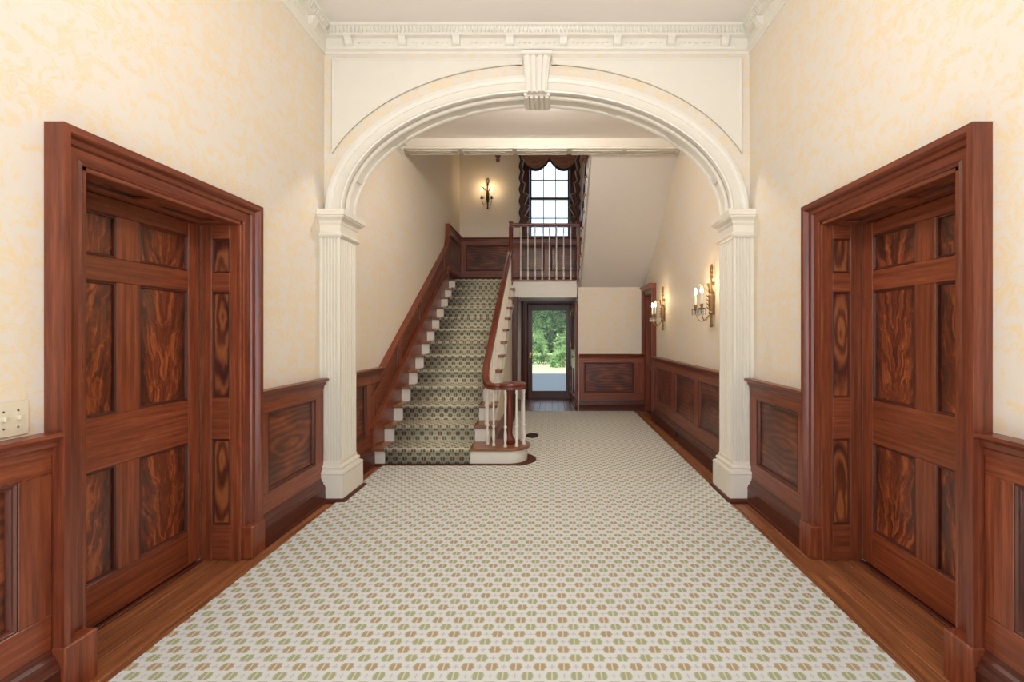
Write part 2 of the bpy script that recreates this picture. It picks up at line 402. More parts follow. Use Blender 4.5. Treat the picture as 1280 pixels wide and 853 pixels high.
WX0, WX1, WZ0, WZ1 = -.50, .40, 3.40, 5.16
EX0, EX1, EZ1 = -.50, .37, 1.99
wall_back = boxes('wall_back', [(XL-.3, WX0, YB, YB+.3, EZ1, ZT), (WX1, XR+.3, YB, YB+.3, EZ1, ZT), (WX0, WX1, YB, YB+.3, EZ1, WZ0), (WX0, WX1, YB, YB+.3, WZ1, ZT),
      (XL-.3, EX0, YB, YB+.3, -.3, EZ1), (EX1, XR+.3, YB, YB+.3, -.3, EZ1)], 'wallpaper', 'papered end wall behind the stair landing with window and garden door', 'wall')
boxes('wall_under_landing', [(.47, XR, 8.55, YB, 0, 2.2)], 'wallpaper', 'short papered wall between garden door and narrow side door under the stairs', 'wall')
boxes('wall_rear', [(XL-.3, XR+.3, -2.9, -2.6, 3.4, 4.2), (XL-.3, XL+.4, -2.9, -2.6, 0, 3.4), (XR-.4, XR+.3, -2.9, -2.6, 0, 3.4)], 'wallpaper', 'papered wall around the wide entrance opening', 'wall')
boxes('ceiling', [(XL-.3, XR+.3, -2.9, YA+.1, ZC, ZC+.2)], 'ceiling_paint', 'smooth off-white ceiling of the front hall', 'ceiling')
boxes('ceiling_stair_hall', [(XL-.3, XR+.3, YA+.1, 6.2, ZCB, ZC+.2)], 'ceiling_paint', 'smooth white ceiling between archway and stairwell beam', 'ceiling')
boxes('ceiling_stairwell', [(XL-.3, XR+.3, 6.0, YB+.3, ZT, ZT+.2)], 'ceiling_paint', 'high plain ceiling over the stairwell', 'ceiling')
boxes('wall_stairwell_added', [(XL-.3, XR+.3, 5.9, 6.13, ZC+.2, ZT)], 'plaster', 'added unseen wall closing the stairwell above the beam', 'wall')  # unseen wall put in to close off the stairwell
boxes('floor_landing', [(XL, XR, YL+.03, YB, ZL-.2, ZL)], 'oak_tread', 'half landing floor over the garden door', 'floor')

# ---- floor of single boards
floor = boxes('floor', [(XL-.3, XR+.3, -2.9, YB+.3, -.25, -.02)], 'mahogany_dark', 'polished orange-brown plank floor showing along both sides of the carpet', 'floor')
def planks(x0, x1, n, y0, y1, seg, mat='floor_wood'):
    wd = (x1-x0)/n
    for i in range(n):
        y = y0 - (random.random()*seg if seg < (y1-y0) else 0)
        while y < y1-.02:
            e = min(y+seg*random.uniform(.75, 1.25), y1) if seg < (y1-y0) else y1
            a = max(y, y0)
            if e-a > .05:
                add('plank', wbox(B(), x0+i*wd+.0022, x0+(i+1)*wd-.0022, a+.001, e-.001, -.02, random.uniform(-.0015, 0.0), 't', .003), mat, floor, False)
            y = e
planks(XL, -1.70, 2, -2.6, 5.0, 2.6)
planks(XL-.225, XL, 2, DO0+.01, DO1-.01, 9)
planks(1.39, XR, 3, -2.6, 8.55, 2.6)
planks(XR, XR+.225, 2, DO0+.01, DO1-.01, 9)
planks(-.70, .47, 10, 8.40, YB+.02, 9, 'floor_polished')

# ---- profiles
CAS = [(0, 0), (0, .024), (-.010, .031), (-.020, .025), (-.058, .030), (-.064, .042), (-.074, .046), (-.084, .048), (-.090, .066), (-.098, .076), (-.125, .076), (-.125, 0)]
DADO = [(0, 0), (0, .075), (-.012, .080), (-.024, .070), (-.030, .054), (-.050, .050), (-.060, .038), (-.085, .034), (-.085, 0)]
BASE = [(0, 0), (0, .082), (.018, .080), (.020, .070), (.115, .068), (.122, .072), (.134, .064), (.146, .064), (.152, .052), (.168, .050), (.178, .038), (.200, .034), (.200, 0)]
CORN = [(0, 0), (0, .095), (-.018, .092), (-.030, .074), (-.070, .056), (-.074, .072), (-.094, .072), (-.100, .030), (-.165, .026), (-.172, .038), (-.186, .034), (-.198, .014), (-.215, .010), (-.215, 0)]

def wainscot(M, s0, s1, pans, parent, base=True, z=(.20, .33, .864, .95), hp=.008, ends=(0, 0)):
    z0, z1, z2, z3 = z
    board(M, s0, s1, z2, z3, 0, .032, parent, 'rail', 's'); board(M, s0, s1, z0-.02, z1, 0, .032, parent, 'rail', 's')
    edges = [s0]+[v for p in pans for v in p]+[s1]
    for a, b in zip(edges[::2], edges[1::2]):
        if b-a > .01: board(M, a, b, z1, z2, 0, .032, parent, 'stile', 't')
    for a, b in pans: moulded_panel(M, a, b, z1, z2, hp, parent, 'cathedral_veneer', 's')
    add('dado_rail', sweep(B(), [(s0-ends[0], ZD), (s1+ends[1], ZD)], DADO, M), 'mahogany_mid', parent)
    if base: add('baseboard', sweep(B(), [(s0, 0), (s1, 0)], BASE, M), 'mahogany_dark', parent)

def panelled_leaf(M, s0, s1, cols, rows, z0, z1, parent, th=.04, rec=.016, mat='flame_veneer'):
    es = [s0]+[v for c in cols for v in c]+[s1]; ez = [z0]+[v for r in rows for v in r]+[z1]
    for a, b in ((es[0], es[1]), (es[-2], es[-1])): board(M, a, b, z0, z1, -th, 0, parent, 'stile', 't')
    for a, b in zip(ez[::2], ez[1::2]): board(M, es[1], es[-2], a, b, -th, 0, parent, 'rail', 's')
    for a, b in list(zip(es[::2], es[1::2]))[1:-1]:
        for r0, r1 in rows: board(M, a, b, r0, r1, -th, -.001, parent, 'muntin', 't')
    for c0, c1 in cols:
        for r0, r1 in rows: moulded_panel(M, c0, c1, r0, r1, -rec, parent, mat, 't', .62)
ROWS = [(.217, .746), (1.0, 1.649), (1.766, 1.977)]
def front_door(name, M, MXd, xw, sgn, label):
    d = top(name, label, 'door', (xw, (DO0+DO1)/2, 0), 'structure')
    cas = [(DO1, 0), (DO1, DH), (DO0, DH), (DO0, 0)]
    add('casing', sweep(B(), cas, CAS, M), 'mahogany_mid', d)
    for a, b in ((DO0-.13, DO0+.004), (DO1-.004, DO1+.13)): board(M, a, b, 0, .2, 0, .086, d, 'plinth_block', 't', 'mahogany', .006)
    panelled_leaf(MXd, DO0+.02, DO1-.02, [(2.035, 2.37), (2.5, 2.835)], ROWS, .012, DH-.02, d)
    # panelled jambs
    xa, xb = sorted((xw-sgn*.225, xw+sgn*.022))
    for y, Mj in ((DO1, lambda s, t, h: (s, DO1-h, t)), (DO0, lambda s, t, h: (s, DO0+h, t))):
        pa, pb = sorted((xw-sgn*.155, xw-sgn*.045))
        ez = [0]+[v for r in ROWS for v in r]+[DH]
        board(Mj, xa, pa, 0, DH, 0, .02, d, 'jamb_stile', 't'); board(Mj, pb, xb, 0, DH, 0, .02, d, 'jamb_stile', 't')
        for a, b in zip(ez[::2], ez[1::2]): board(Mj, pa, pb, a, b, 0, .02, d, 'jamb_rail', 's')
        for r0, r1 in ROWS: moulded_panel(Mj, pa, pb, r0, r1, .006, d, 'ring_veneer', 't', .5)
    Mh = lambda s, t, h: (t, s, DH-h)
    board(Mh, DO0, DO1, xa, pa, 0, .02, d, 'soffit_board', 's'); board(Mh, DO0, DO1, pb, xb, 0, .02, d, 'soffit_board', 's')
    for a, b in ((DO0, 2.035), (2.37, 2.5), (2.835, DO1)): board(Mh, a, b, pa, pb, 0, .02, d, 'soffit_board', 't')
    for a, b in ((2.035, 2.37), (2.5, 2.835)): moulded_panel(Mh, a, b, pa, pb, .004, d, 'ring_veneer', 's', .5)
    board(MXd, DO0-.02, DO1+.02, -.02, DH+.05, -.12, -.045, d, 'light_leak_backing', 't', 'mahogany_dark')  # unseen board added behind the leaf to stop light leaking through
    board(MXd, DO0+.02, DO1-.02, 0, .010, 0, .03, d, 'threshold', 's', 'mahogany_dark')
    return d
front_door('door_1', ML, MX(XL-.226, 1), XL, 1, 'mahogany six-panel door in deep panelled recess beside the light switch')
front_door('door_2', MR, MX(XR+.226, -1), XR, -1, 'mahogany six-panel door in deep panelled recess opposite the switch wall')

t1 = top('trim_1', 'mahogany wainscot with dado rail between switch-side door and white pilaster', 'wainscot', (XL, 3.5, 0), 'structure')
wainscot(ML, DO1+.125, YA-.08, [(3.20, 3.84)], t1)
t2 = top('trim_2', 'mahogany wainscot with dado rail between right-wall panelled door and white pilaster', 'wainscot', (XR, 3.5, 0), 'structure')
wainscot(MR, DO1+.125, YA-.08, [(3.20, 3.84)], t2)
t3 = top('trim_3', 'mahogany wainscot under the light switch plate', 'wainscot', (XL, 0, 0), 'structure')
wainscot(ML, -2.6, DO0-.125, [(-2.45, -1.2), (-1.03, .25), (.42, 1.70)], t3)
t4 = top('trim_4', 'mahogany wainscot on the right wall before the near door casing', 'wainscot', (XR, 0, 0), 'structure')
wainscot(MR, -2.6, DO0-.125, [(-2.45, -1.2), (-1.03, .25), (.42, 1.70)], t4)
t5 = top('trim_5', 'mahogany wainscot of three panels running under the two crystal sconces', 'wainscot', (XR, 6, 0), 'structure')
wainscot(MR, 4.28, 7.66, [(4.45, 5.36), (5.53, 6.42), (6.60, 7.50)], t5)
t6 = top('trim_6', 'single-panel mahogany wainscot on the short wall beside the garden door', 'wainscot', (1, 8.55, 0), 'structure')
wainscot(MY(8.55), .48, XR-.03, [(.58, 1.46)], t6)

# ---- stair-side wainscot
t7 = top('trim_7', 'raked mahogany wainscot climbing the wall beside the stairs', 'wainscot', (XL, 6, 0), 'structure')
wainscot(ML, 4.28, 5.02, [(4.42, 4.90)], t7, ends=(0, .27))
YR0, YR1 = 5.28, YL-.02
Msl = lambda s, t, h: (XL+h, s, t+nl(s))
prism_pts = [(5.0, 0), (8.7, nl(8.7)-.4), (8.7, nl(8.7)+.6), (5.30, .96), (5.0, .96)]
add('backing_board', prism(B(), prism_pts, ML, 0, .012), 'mahogany', t7)
add('dado_rail', sweep(B(), [(YR0, .665), (YR1-.07, .665)], DADO, Msl), 'mahogany', t7)
pans = [(5.13, 5.92), (6.04, 6.92), (7.04, 7.76), (7.88, 8.50)]
edges = [5.02]+[v for p in pans for v in p]+[YL]
for a, b in zip(edges[::2], edges[1::2]): board(Msl, a, b, .25, .53, 0, .032, t7, 'stile', 't')
board(Msl, 5.26, YL-.02, .53, .60, 0, .032, t7, 'rail', 's')
board(ML, 5.02, 5.262, .864, .95, 0, .0315, t7, 'rail', 's')
for a, b in pans: moulded_panel(Msl, a, b, .25, .53, .008, t7, 'cathedral_veneer', 's')
add('wall_string', prism(B(), [(4.99, .0), (5.35, .0), (YL, nl(YL)-.34), (YL, nl(YL)+.19), (4.99, nl(4.99)+.19)], ML, 0, .06), 'mahogany', t7)
add('string_cap', sweep(B(), [(4.985, .25), (YL, .25)], [(0, 0), (0, .07), (-.014, .076), (-.03, .07), (-.04, .062), (-.07, .06), (-.07, 0)], Msl), 'mahogany', t7)
# ramp up to the landing height
ramp = [(YR1-.10, nl(YR1-.10)+.665), (YR1-.05, nl(YR1)+.665+.05), (YR1-.02, nl(YR1)+.665+.14), (YR1, ZL+ZD)]
add('ramped_rail', sweep(B(), ramp, DADO, ML), 'mahogany', t7)
ML2 = lambda s, t, h: (XL+h, s, t+ZL)
def MYz(y, z): return lambda s, t, h: (s, y-h, t+z)
t8 = top('trim_8', 'mahogany wainscot around the half landing below sconce and window', 'wainscot', (XL, 9.3, ZL), 'structure')
wainscot(ML2, YL-.02, YB, [(YL+.12, YB-.14)], t8)
wainscot(MYz(YB, ZL), XL+.03, XR, [(-1.80, -.86), (-.64, -.16), (-.02, .52), (.70, 1.5)], t8)

# ---- far side door
d3 = top('door_3', 'narrow mahogany panelled door in the right wall beyond the far sconce', 'door', (XR, 8.1, 0), 'structure')
add('casing', sweep(B(), [(D3b, 0), (D3b, D3H), (D3a, D3H), (D3a, 0)], [(a*.8, h) for a, h in CAS], MR), 'mahogany_mid', d3)
add('cornice_head', sweep(B(), [(D3a-.11, 2.20), (D3b+.07, 2.20)], [(0, 0), (0, .11), (-.02, .105), (-.04, .085), (-.07, .078), (-.07, 0)], MR), 'mahogany', d3)
M3 = MX(XR+.05, -1)
panelled_leaf(M3, D3a, D3b, [(D3a+.1, D3a+.30), (D3a+.40, D3b-.1)], ROWS[:2]+[(1.766, 1.93)], .012, D3H, d3, mat='ring_veneer')
for a, b in ((D3a, D3a+.012), (D3b-.012, D3b)): board(MR, a, b, 0, D3H, -.16, .01, d3, 'jamb', 't')
board(MR, D3a, D3b, D3H-.012, D3H+.001, -.16, .01, d3, 'jamb', 's')
board(M3, D3a-.02, D3b+.02, 0, D3H, -.1, -.045, d3, 'light_leak_backing', 't', 'mahogany_dark')  # added light stop behind the narrow door, never seen
bm = B(); tube(bm, [(XR+.05, D3a+.05, .93), (XR+.02, D3a+.05, .93), (XR-.01, D3a+.05, .93), (XR-.03, D3a+.05, .93), (XR-.045, D3a+.05, .93)], [.022, .01, .022, .028, .012], 10); add('door_knob', bm, 'brass', d3)

# ---- garden door under the landing
d4 = top('door_4', 'full-length glazed storm door opening onto the sunny garden', 'door', (-.06, YB, 0), 'structure')
M4 = MY(YB)
add('casing', sweep(B(), [(EX0, 0), (EX0, EZ1), (EX1, EZ1), (EX1, 0)], [(-w_*1.2, h) for w_, h in CAS], M4), 'mahogany_dark', d4)
Ms = MY(YB+.06)
for a, b in ((EX0, -.415), (.295, EX1)): board(Ms, a, b, .0, EZ1, -.04, 0, d4, 'stile', 't', 'mahogany_dark')
for a, b in ((.0, .17), (1.865, EZ1)): board(Ms, -.415, .295, a, b, -.04, 0, d4, 'rail', 's', 'mahogany_dark')
slab(Ms, -.415, .295, .17, 1.865, -.024, -.018, 'window_glass', d4, 'pane')
board(Ms, EX0+.025, EX0+.055, .86, .98, 0, .012, d4, 'lock_plate', 't', 'brass')
bm = B(); tube(bm, [(-.445, YB+.06, .96), (-.445, YB+.02, .96), (-.445, YB, .96)], [.012, .012, .026], 10); add('door_knob', bm, 'brass', d4)
board(M4, EX0, EX1, -.02, .012, -.3, .03, d4, 'threshold', 's', 'mahogany_dark')

d5 = top('door_5', 'open inner mahogany door swung back beside the storm door', 'door', (.40, 9.8, 0), 'structure')
a0 = Vector((.385, 9.93)); a1 = Vector((.425, 8.78)); dv = (a1-a0).normalized(); nv = Vector((dv.y, -dv.x))
if nv.x > 0: nv = -nv
def M5(s, t, h): p = a0+dv*s+nv*h; return (p.x, p.y, t)
panelled_leaf(M5, 0, (a1-a0).length, [(.12, .5), (.62, 1.03)], [(.2, .72)], .02, .95, d5, mat='ring_veneer')
panelled_leaf(M5, 0, (a1-a0).length, [(.12, 1.03)], [(.10+.95, 1.85)], .951, 1.95, d5, mat='window_glass')
for z in (.3, 1.1, 1.75): board(M5, -.012, .01, z, z+.1, -.02, .012, d5, 'hinge', 't', 'brass', .001)
bm = B(); p = M5(1.08, .95, 0); q = M5(1.08, .95, .06); tube(bm, [p, tuple((Vector(p)+Vector(q))/2), q], [.012, .012, .03], 10); add('door_knob', bm, 'brass', d5)
board(M5, 1.09, 1.11, .86, 1.02, -.005, .004, d5, 'lock_plate', 't', 'brass', .001)

# ================================================================== ARCH
YA2, ZS = 4.28, 2.42
AW, AR = 1.6375, 1.005
wm = top('wall_arch', 'white and papered cross wall pierced by the wide arch', 'wall', (CX, YA, 0), 'structure')
NA = 64
inner = [(CX-AW*math.cos(PI*i/NA), ZS+AR*math.sin(PI*i/NA)) for i in range(NA+1)]
bm = B()
cols = [(XL, ZS)]+inner+[(XR, ZS)]
fr_, bk_ = [], []
for (x, z) in cols: fr_.append((bm.verts.new((x, YA, z)), bm.verts.new((x, YA, ZC)))); bk_.append((bm.verts.new((x, YA2, z)), bm.verts.new((x, YA2, ZC))))
for i in range(len(cols)-1):
    a, b, c, d = fr_[i], fr_[i+1], bk_[i], bk_[i+1]
    bm.faces.new((a[0], b[0], b[1], a[1])); bm.faces.new((c[0], c[1], d[1], d[0])); bm.faces.new((a[0], c[0], d[0], b[0])); bm.faces.new((a[1], b[1], d[1], c[1]))
bm.faces.new((fr_[0][0], fr_[0][1], bk_[0][1], bk_[0][0])); bm.faces.new((fr_[-1][0], bk_[-1][0], bk_[-1][1], fr_[-1][1]))
add('arch_wall', bm, 'wallpaper', wm, False)
MA = MY(YA)
add('archivolt', sweep(B(), inner, [(0, -.02), (0, .042), (.012, .046), (.022, .038), (.030, .034), (.085, .030), (.089, .038), (.105, .040), (.115, .046), (.140, .048), (.140, 0), (.02, -.02)], MA), 'white_paint', wm, ang=25)
# lining of the arch underside with framed panels
add('soffit_lining', sweep(B(), inner, [(-.004, -.02), (.004, -.02), (.004, -.235), (-.004, -.235)], MA), 'white_paint', wm, ang=25)
for a, b in ((-.03, -.062), (-.170, -.205)): add('soffit_moulding', sweep(B(), inner, [(.002, a), (-.016, a), (-.022, (a+b)/2), (-.016, b), (.002, b)], MA), 'white_paint', wm, ang=25)
for th in (18, 40, 44, 66, 88-22+48, 136, 140, 162):
    i0 = int(NA*th/180); pth = inner[i0:i0+2]
    add('soffit_rib', sweep(B(), pth, [(.002, -.05), (-.014, -.05), (-.014, -.18), (.002, -.18)], MA), 'white_paint', wm)
def offs(w_, pts=inner):
    P = [Vector(p) for p in pts]; out = []
    for i in range(len(P)):
        d = (P[min(i+1, len(P)-1)]-P[max(i-1, 0)]).normalized(); out.append(P[i]+Vector((-d.y, d.x))*w_)
    return out
oc = offs(.25)
for sg in (-1, 1):
    pts = [p for p in oc if (p.x-CX)*sg > .135 and abs(p.x-CX) < 1.735]
    pts.sort(key=lambda p: abs(p.x-CX)); xe = CX+sg*1.735; xi = CX+sg*.125; ztop = 3.728
    # end of curve at the outer edge
    full = sorted([p for p in oc if (p.x-CX)*sg > 0], key=lambda p: abs(p.x-CX))
    nxt = [p for p in full if abs(p.x-CX) >= 1.735][0]; lst = pts[-1]
    f = (abs(xe-CX)-abs(lst.x-CX))/(abs(nxt.x-CX)-abs(lst.x-CX)); pts.append(Vector((xe, lst.y+(nxt.y-lst.y)*f)))
    pts.insert(0, Vector((xi, pts[0].y)))
    bm = B()
    lo = [(bm.verts.new(MA(p.x, p.y, .012)), bm.verts.new(MA(p.x, ztop, .012)), bm.verts.new(MA(p.x, p.y, 0)), bm.verts.new(MA(p.x, ztop, 0))) for p in pts]
    for a, b in zip(lo, lo[1:]):
        bm.faces.new((a[0], b[0], b[1], a[1])); bm.faces.new((a[0], a[2], b[2], b[0])); bm.faces.new((a[1], b[1], b[3], a[3]))
    bm.faces.new((lo[0][0], lo[0][1], lo[0][3], lo[0][2])); bm.faces.new((lo[-1][0], lo[-1][2], lo[-1][3], lo[-1][1]))
    sp = add('spandrel_panel', bm, 'white_paint', wm, False)
    path = [(p.x, p.y) for p in pts]+[(xe, ztop), (xi, ztop)]
    if sg < 0: path = path[::-1]
    ar = sum(path[i-1][0]*path[i][1]-path[i][0]*path[i-1][1] for i in range(len(path)))
    if ar < 0: path = path[::-1]
    add('panel_moulding', sweep(B(), path, [(0, 0), (0, .018), (.005, .022), (.011, .018), (.014, .020), (.020, .014), (.020, 0)], MA, True), 'white_paint', sp, ang=25)
# keystone
bm = B()
def kst(x0, x1, wt, h0, h1):
    V = []
    for z, wd in ((3.405, .72), (3.735, 1.0)):
        for h in (h0, h1):
            for x in (x0, x1): V.append(bm.verts.new(MA(CX+x*wd, z, h)))
    for f in ((0, 1, 3, 2), (4, 6, 7, 5), (0, 4, 5, 1), (2, 3, 7, 6), (0, 2, 6, 4), (1, 5, 7, 3)): bm.faces.new([V[i] for i in f])
kst(-.115, .115, 1, 0, .075)
for x in (-.1, -.045, .012, .06): kst(x, x+.035, 1, .075, .095)
ks = add('keystone', bm, 'white_paint', wm)
bm = B(); sweep(bm, [(CX-.125, 3.735), (CX+.125, 3.735)], [(0, 0), (0, .115), (-.02, .11), (-.03, .095), (-.03, 0)], MA); add('keystone_cap', bm, 'white_paint', ks)
bm = B()
for i in range(5): wbox(bm, CX-.105+i*.043, CX-.105+i*.043+.032, YA-.02, YA2-.02, 3.385, 3.41, 's', .005)
wbox(bm, CX-.11, CX+.11, YA-.03, YA2, 3.40, 3.43); add('keystone_soffit', bm, 'white_paint', ks)

# ---- pilasters
def pilaster(name, mir, label):
    fx = (lambda x: 2*CX-x) if mir else (lambda x: x)
    Mp = lambda s, t, h: (fx(s), t, h)
    xi, yf, yb = -1.765, 3.97, 4.30
    p = top(name, label, 'pilaster', (fx(-1.85), 4.1, 0), 'structure')
    def flute(p0, p1, n, inw):
        out = []; P0, P1 = Vector(p0), Vector(p1); I = Vector(inw)
        m = .018/(P1-P0).length; stp = (1-2*m)/n
        for i in range(n):
            a = m+stp*i+stp*.18; b = m+stp*(i+1)-stp*.18
            for q in range(5):
                f = q/4; out.append(tuple(P0+(P1-P0)*(a+(b-a)*f)+I*.017*math.sin(PI*f)))
        return out
    sec = [(XL, yb), (XL, yf)]+flute((XL, yf), (xi, yf), 5, (0, 1))+[(xi, yf)]+flute((xi, yf), (xi, yb), 7, (-1, 0))+[(xi, yb)]
    add('shaft', prism(B(), sec, Mp, .30, 2.21), 'white_satin', p, ang=25)
    wrap = [(XL+.001, yf), (xi, yf), (xi, yb), (XL+.001, yb)]
    def ring(nm, prof): add(nm, sweep(B(), wrap, prof, Mp), 'white_satin', p, ang=25)
    ring('necking', [(.06, 2.19), (-.004, 2.19), (-.012, 2.195), (-.024, 2.205), (-.026, 2.215), (-.014, 2.225), (-.004, 2.24), (-.004, 2.31), (.06, 2.31)])
    ring('capital', [(.06, 2.30), (-.006, 2.30), (-.014, 2.312), (-.016, 2.330), (-.034, 2.348), (-.050, 2.356), (-.052, 2.366), (-.060, 2.37), (-.060, 2.402), (-.052, 2.41), (-.052, 2.42), (.06, 2.42)])
    ring('base_moulding', [(.06, .22), (-.040, .22), (-.046, .235), (-.040, .252), (-.022, .258), (-.020, .268), (-.026, .280), (-.020, .294), (-.006, .300), (-.004, .325), (.06, .325)])
    ring('plinth', [(.06, .03), (-.044, .03), (-.044, .222), (.06, .222)])
    add('shoe_moulding', sweep(B(), wrap, [(.06, 0), (-.070, 0), (-.070, .012), (-.060, .026), (-.044, .034), (.06, .034)], Mp), 'mahogany_dark', p)
    bm = B(); sec2 = [(XL, yf+.03), (xi-.03, yf+.03), (xi-.03, yb-.03), (XL, yb-.03)]
    add('core', prism(bm, sec2, Mp, 0, 2.42), 'white_satin', p)
    return p
pilaster('trim_9', False, 'fluted white pilaster on the staircase side of the arch')
pilaster('trim_10', True, 'fluted white pilaster on the sconce-wall side of the arch')

# ---- cornices
bm = B()
sweep(bm, [(0, -.102), (.06, -.102)], [(0, .02), (0, .085), (-.014, .088), (-.030, .072), (-.050, .068), (-.062, .058), (-.072, .034), (-.072, .02)], lambda s, t, h: (s-.03, -h, t))
MODM = mesh_of(bm, 'modillion', 'white_paint')
def cornice(name, M, s0, s1, zc, label, mods, eggs, rot, locf):
    t = top(name, label, 'cornice', M((s0+s1)/2, zc, 0), 'structure')
    add('cornice_moulding', sweep(B(), [(s0, zc), (s1, zc)], CORN, M), 'white_paint', t, ang=25)
    if eggs:
        bm = B(); s = eggs[0]
        while s < eggs[1]:
            cx = s
            tz = -.047
            pts = []
            for (dz, r_, hh) in ((-.021, .003, .070), (-.010, .010, .080), (.006, .011, .090), (.018, .006, .094)):
                pts.append([bm.verts.new(M(cx+a*r_, zc+tz+dz, hh+b_)) for a, b_ in ((-1, -.02), (-.6, 0), (.6, 0), (1, -.02))])
            for p_, q_ in zip(pts, pts[1:]):
                for j in range(3): bm.faces.new((p_[j], p_[j+1], q_[j+1], q_[j]))
            s += .032
        add('egg_moulding', bm, 'white_paint', t)['kind'] = 'stuff'
    for m in mods:
        x, y, z = M(m, zc, 0)
        inst('modillion', MODM, t, (x, y, z), rot)
    if len(mods) > 1:
        bm = B()
        for a, b in zip(mods, mods[1:]):
            c = (a+b)/2
            for dx, wd, hh in ((0, .04, .016), (-.062, .020, .010), (.062, .020, .010), (-.105, .02, .014), (.105, .02, .014), (-.145, .016, .010), (.145, .016, .010)):
                zz = zc-.134; base = [M(c+dx+wd, zz, .026), M(c+dx, zz+hh, .026), M(c+dx-wd, zz, .026), M(c+dx, zz-hh, .026)]
                V = [bm.verts.new(v) for v in base]; ap = bm.verts.new(M(c+dx, zz, .040))
                for j in range(4): bm.faces.new((V[j], V[(j+1) % 4], ap))
        add('frieze_ornament', bm, 'white_paint', t)
    return t
mods = [CX-.225*7+.45*i for i in range(8)]
cornice('trim_11', MA, XL, XR, ZC, 'white egg-and-dart cornice with small brackets above the arch', mods, (XL+.09, XR-.09), (0, 0, 0), None)
mods = [YA-.30-.45*i for i in range(4)][::-1]
cornice('trim_12', ML, -2.6, YA, ZC, 'white bracketed cornice along the switch-side wall', mods, (2.2, YA-.09), (0, 0, PI/2), None)
cornice('trim_13', MR, -2.6, YA, ZC, 'white bracketed cornice along the wall above the right panelled door', mods, (2.2, YA-.09), (0, 0, -PI/2), None)
mods = [5.95-.45*i for i in range(4)][::-1]
cornice('trim_14', ML, YA2, 6.13, ZCB, 'white bracketed cornice above the foot of the stairs', mods, (4.4, 6.1), (0, 0, PI/2), None)
cornice('trim_15', MR, YA2, 6.13, ZCB, 'white bracketed cornice above the near crystal sconce', mods, (4.4, 6.1), (0, 0, -PI/2), None)

# ---- beam at the head of the stairwell
bmr = top('trim_16', 'white beam across the stairwell with lozenge panels underneath', 'beam', (CX, 6.2, 3.76), 'structure')
add('beam_body', wbox(B(), XL, XR, 6.13, 6.32, 3.765, 4.25), 'white_paint', bmr)
add('beam_fillet', sweep(B(), [(XL, 3.80), (XR, 3.80)], [(0, 0), (0, .012), (-.02, .02), (-.035, .016), (-.035, -.19), (-.028, -.19), (-.028, 0)], MY(6.13)), 'white_paint', bmr)
Mu = lambda s, t, h: (s, t, 3.765-h)
def lozenge_panel(M, s0, s1, t0, t1, parent, frame=.012, h=.008, shape='lozenge'):
    pr = [(0, 0), (0, h), (frame, h), (frame, 0)]
    add('panel_moulding', sweep(B(), [(s0, t0), (s1, t0), (s1, t1), (s0, t1)], pr, M, True), 'white_paint', parent)
    sc, tc = (s0+s1)/2, (t0+t1)/2; a = (s1-s0)*.36; b = (t1-t0)*.34
    if shape == 'lozenge': pth = [(sc-a, tc), (sc, tc-b), (sc+a, tc), (sc, tc+b)]
    else: pth = [(sc+a*.6*math.cos(2*PI*i/20), tc+b*math.sin(2*PI*i/20)) for i in range(20)]
    add('lozenge_moulding' if shape == 'lozenge' else 'oval_moulding', sweep(B(), pth, pr, M, True), 'white_paint', parent)
Mu2 = lambda s, t, h: (s, t, 3.762-h)
for i in range(5): lozenge_panel(Mu2, XL+.06+i*.71, XL+.06+i*.71+.65, 6.15, 6.30, bmr, .012, .014)

# ================================================================== STAIRCASE
XW, XT = XL+.06, -.665                     # wall string face, tread return
st = top('staircase', 'white and mahogany staircase rising from curved bottom step to the half landing', 'staircase', (-1.28, D0, 0))
# curtail step
CC, CRr = (-.47, D0+.20), .20
def curtail(off, x0=XW, yfront=0.0, yback=D0+G):
    c = Vector(CC); r_ = CRr+off; n = 16
    pts = [(x0, CC[1]-CRr-off)]
    for i in range(n+1):
        a = -PI/2+PI*1.0*i/n; pts.append((c.x+r_*math.cos(a), c.y+r_*math.sin(a)))
    pts += [(XS+.02, CC[1]+CRr+off), (XS+.02, yback), (x0, yback)] if CC[1]+CRr+off > yback else [(XS+.02, CC[1]+CRr+off), (XS+.02, yback), (x0, yback)]
    return pts
tread_me = {}
for n in range(1, 13):
    y0 = D0+(n-1)*G; z = n*R
    if n == 1:
        add('riser', prism(B(), curtail(0), XYZ, .005, z-.03), 'white_satin', st)
        bm = prism(B(), curtail(.03), XYZ, z-.03, z); add('tread', bm, 'oak_tread', st)
        continue
    xe = XT+.045 if n == 2 else XT
    add('riser', wbox(B(), XW, XS-.029, y0+.001, y0+.02, (n-1)*R-.001, z-.03, 's'), 'white_satin', st)
    add('tread', wbox(B(), XW, xe, y0-.032, y0+G+.018, z-.03, z, 's', .006), 'oak_tread', st)
add('riser', wbox(B(), XW, XS-.029, YL+.001, YL+.02, 12*R-.001, ZL-.03), 'white_satin', st)
add('base_shoe', prism(B(), curtail(.09, XW, 0, D0+.7), lambda s, t, h: (s, max(t, D0-.05), h), 0, .018), 'worn_wood', st)
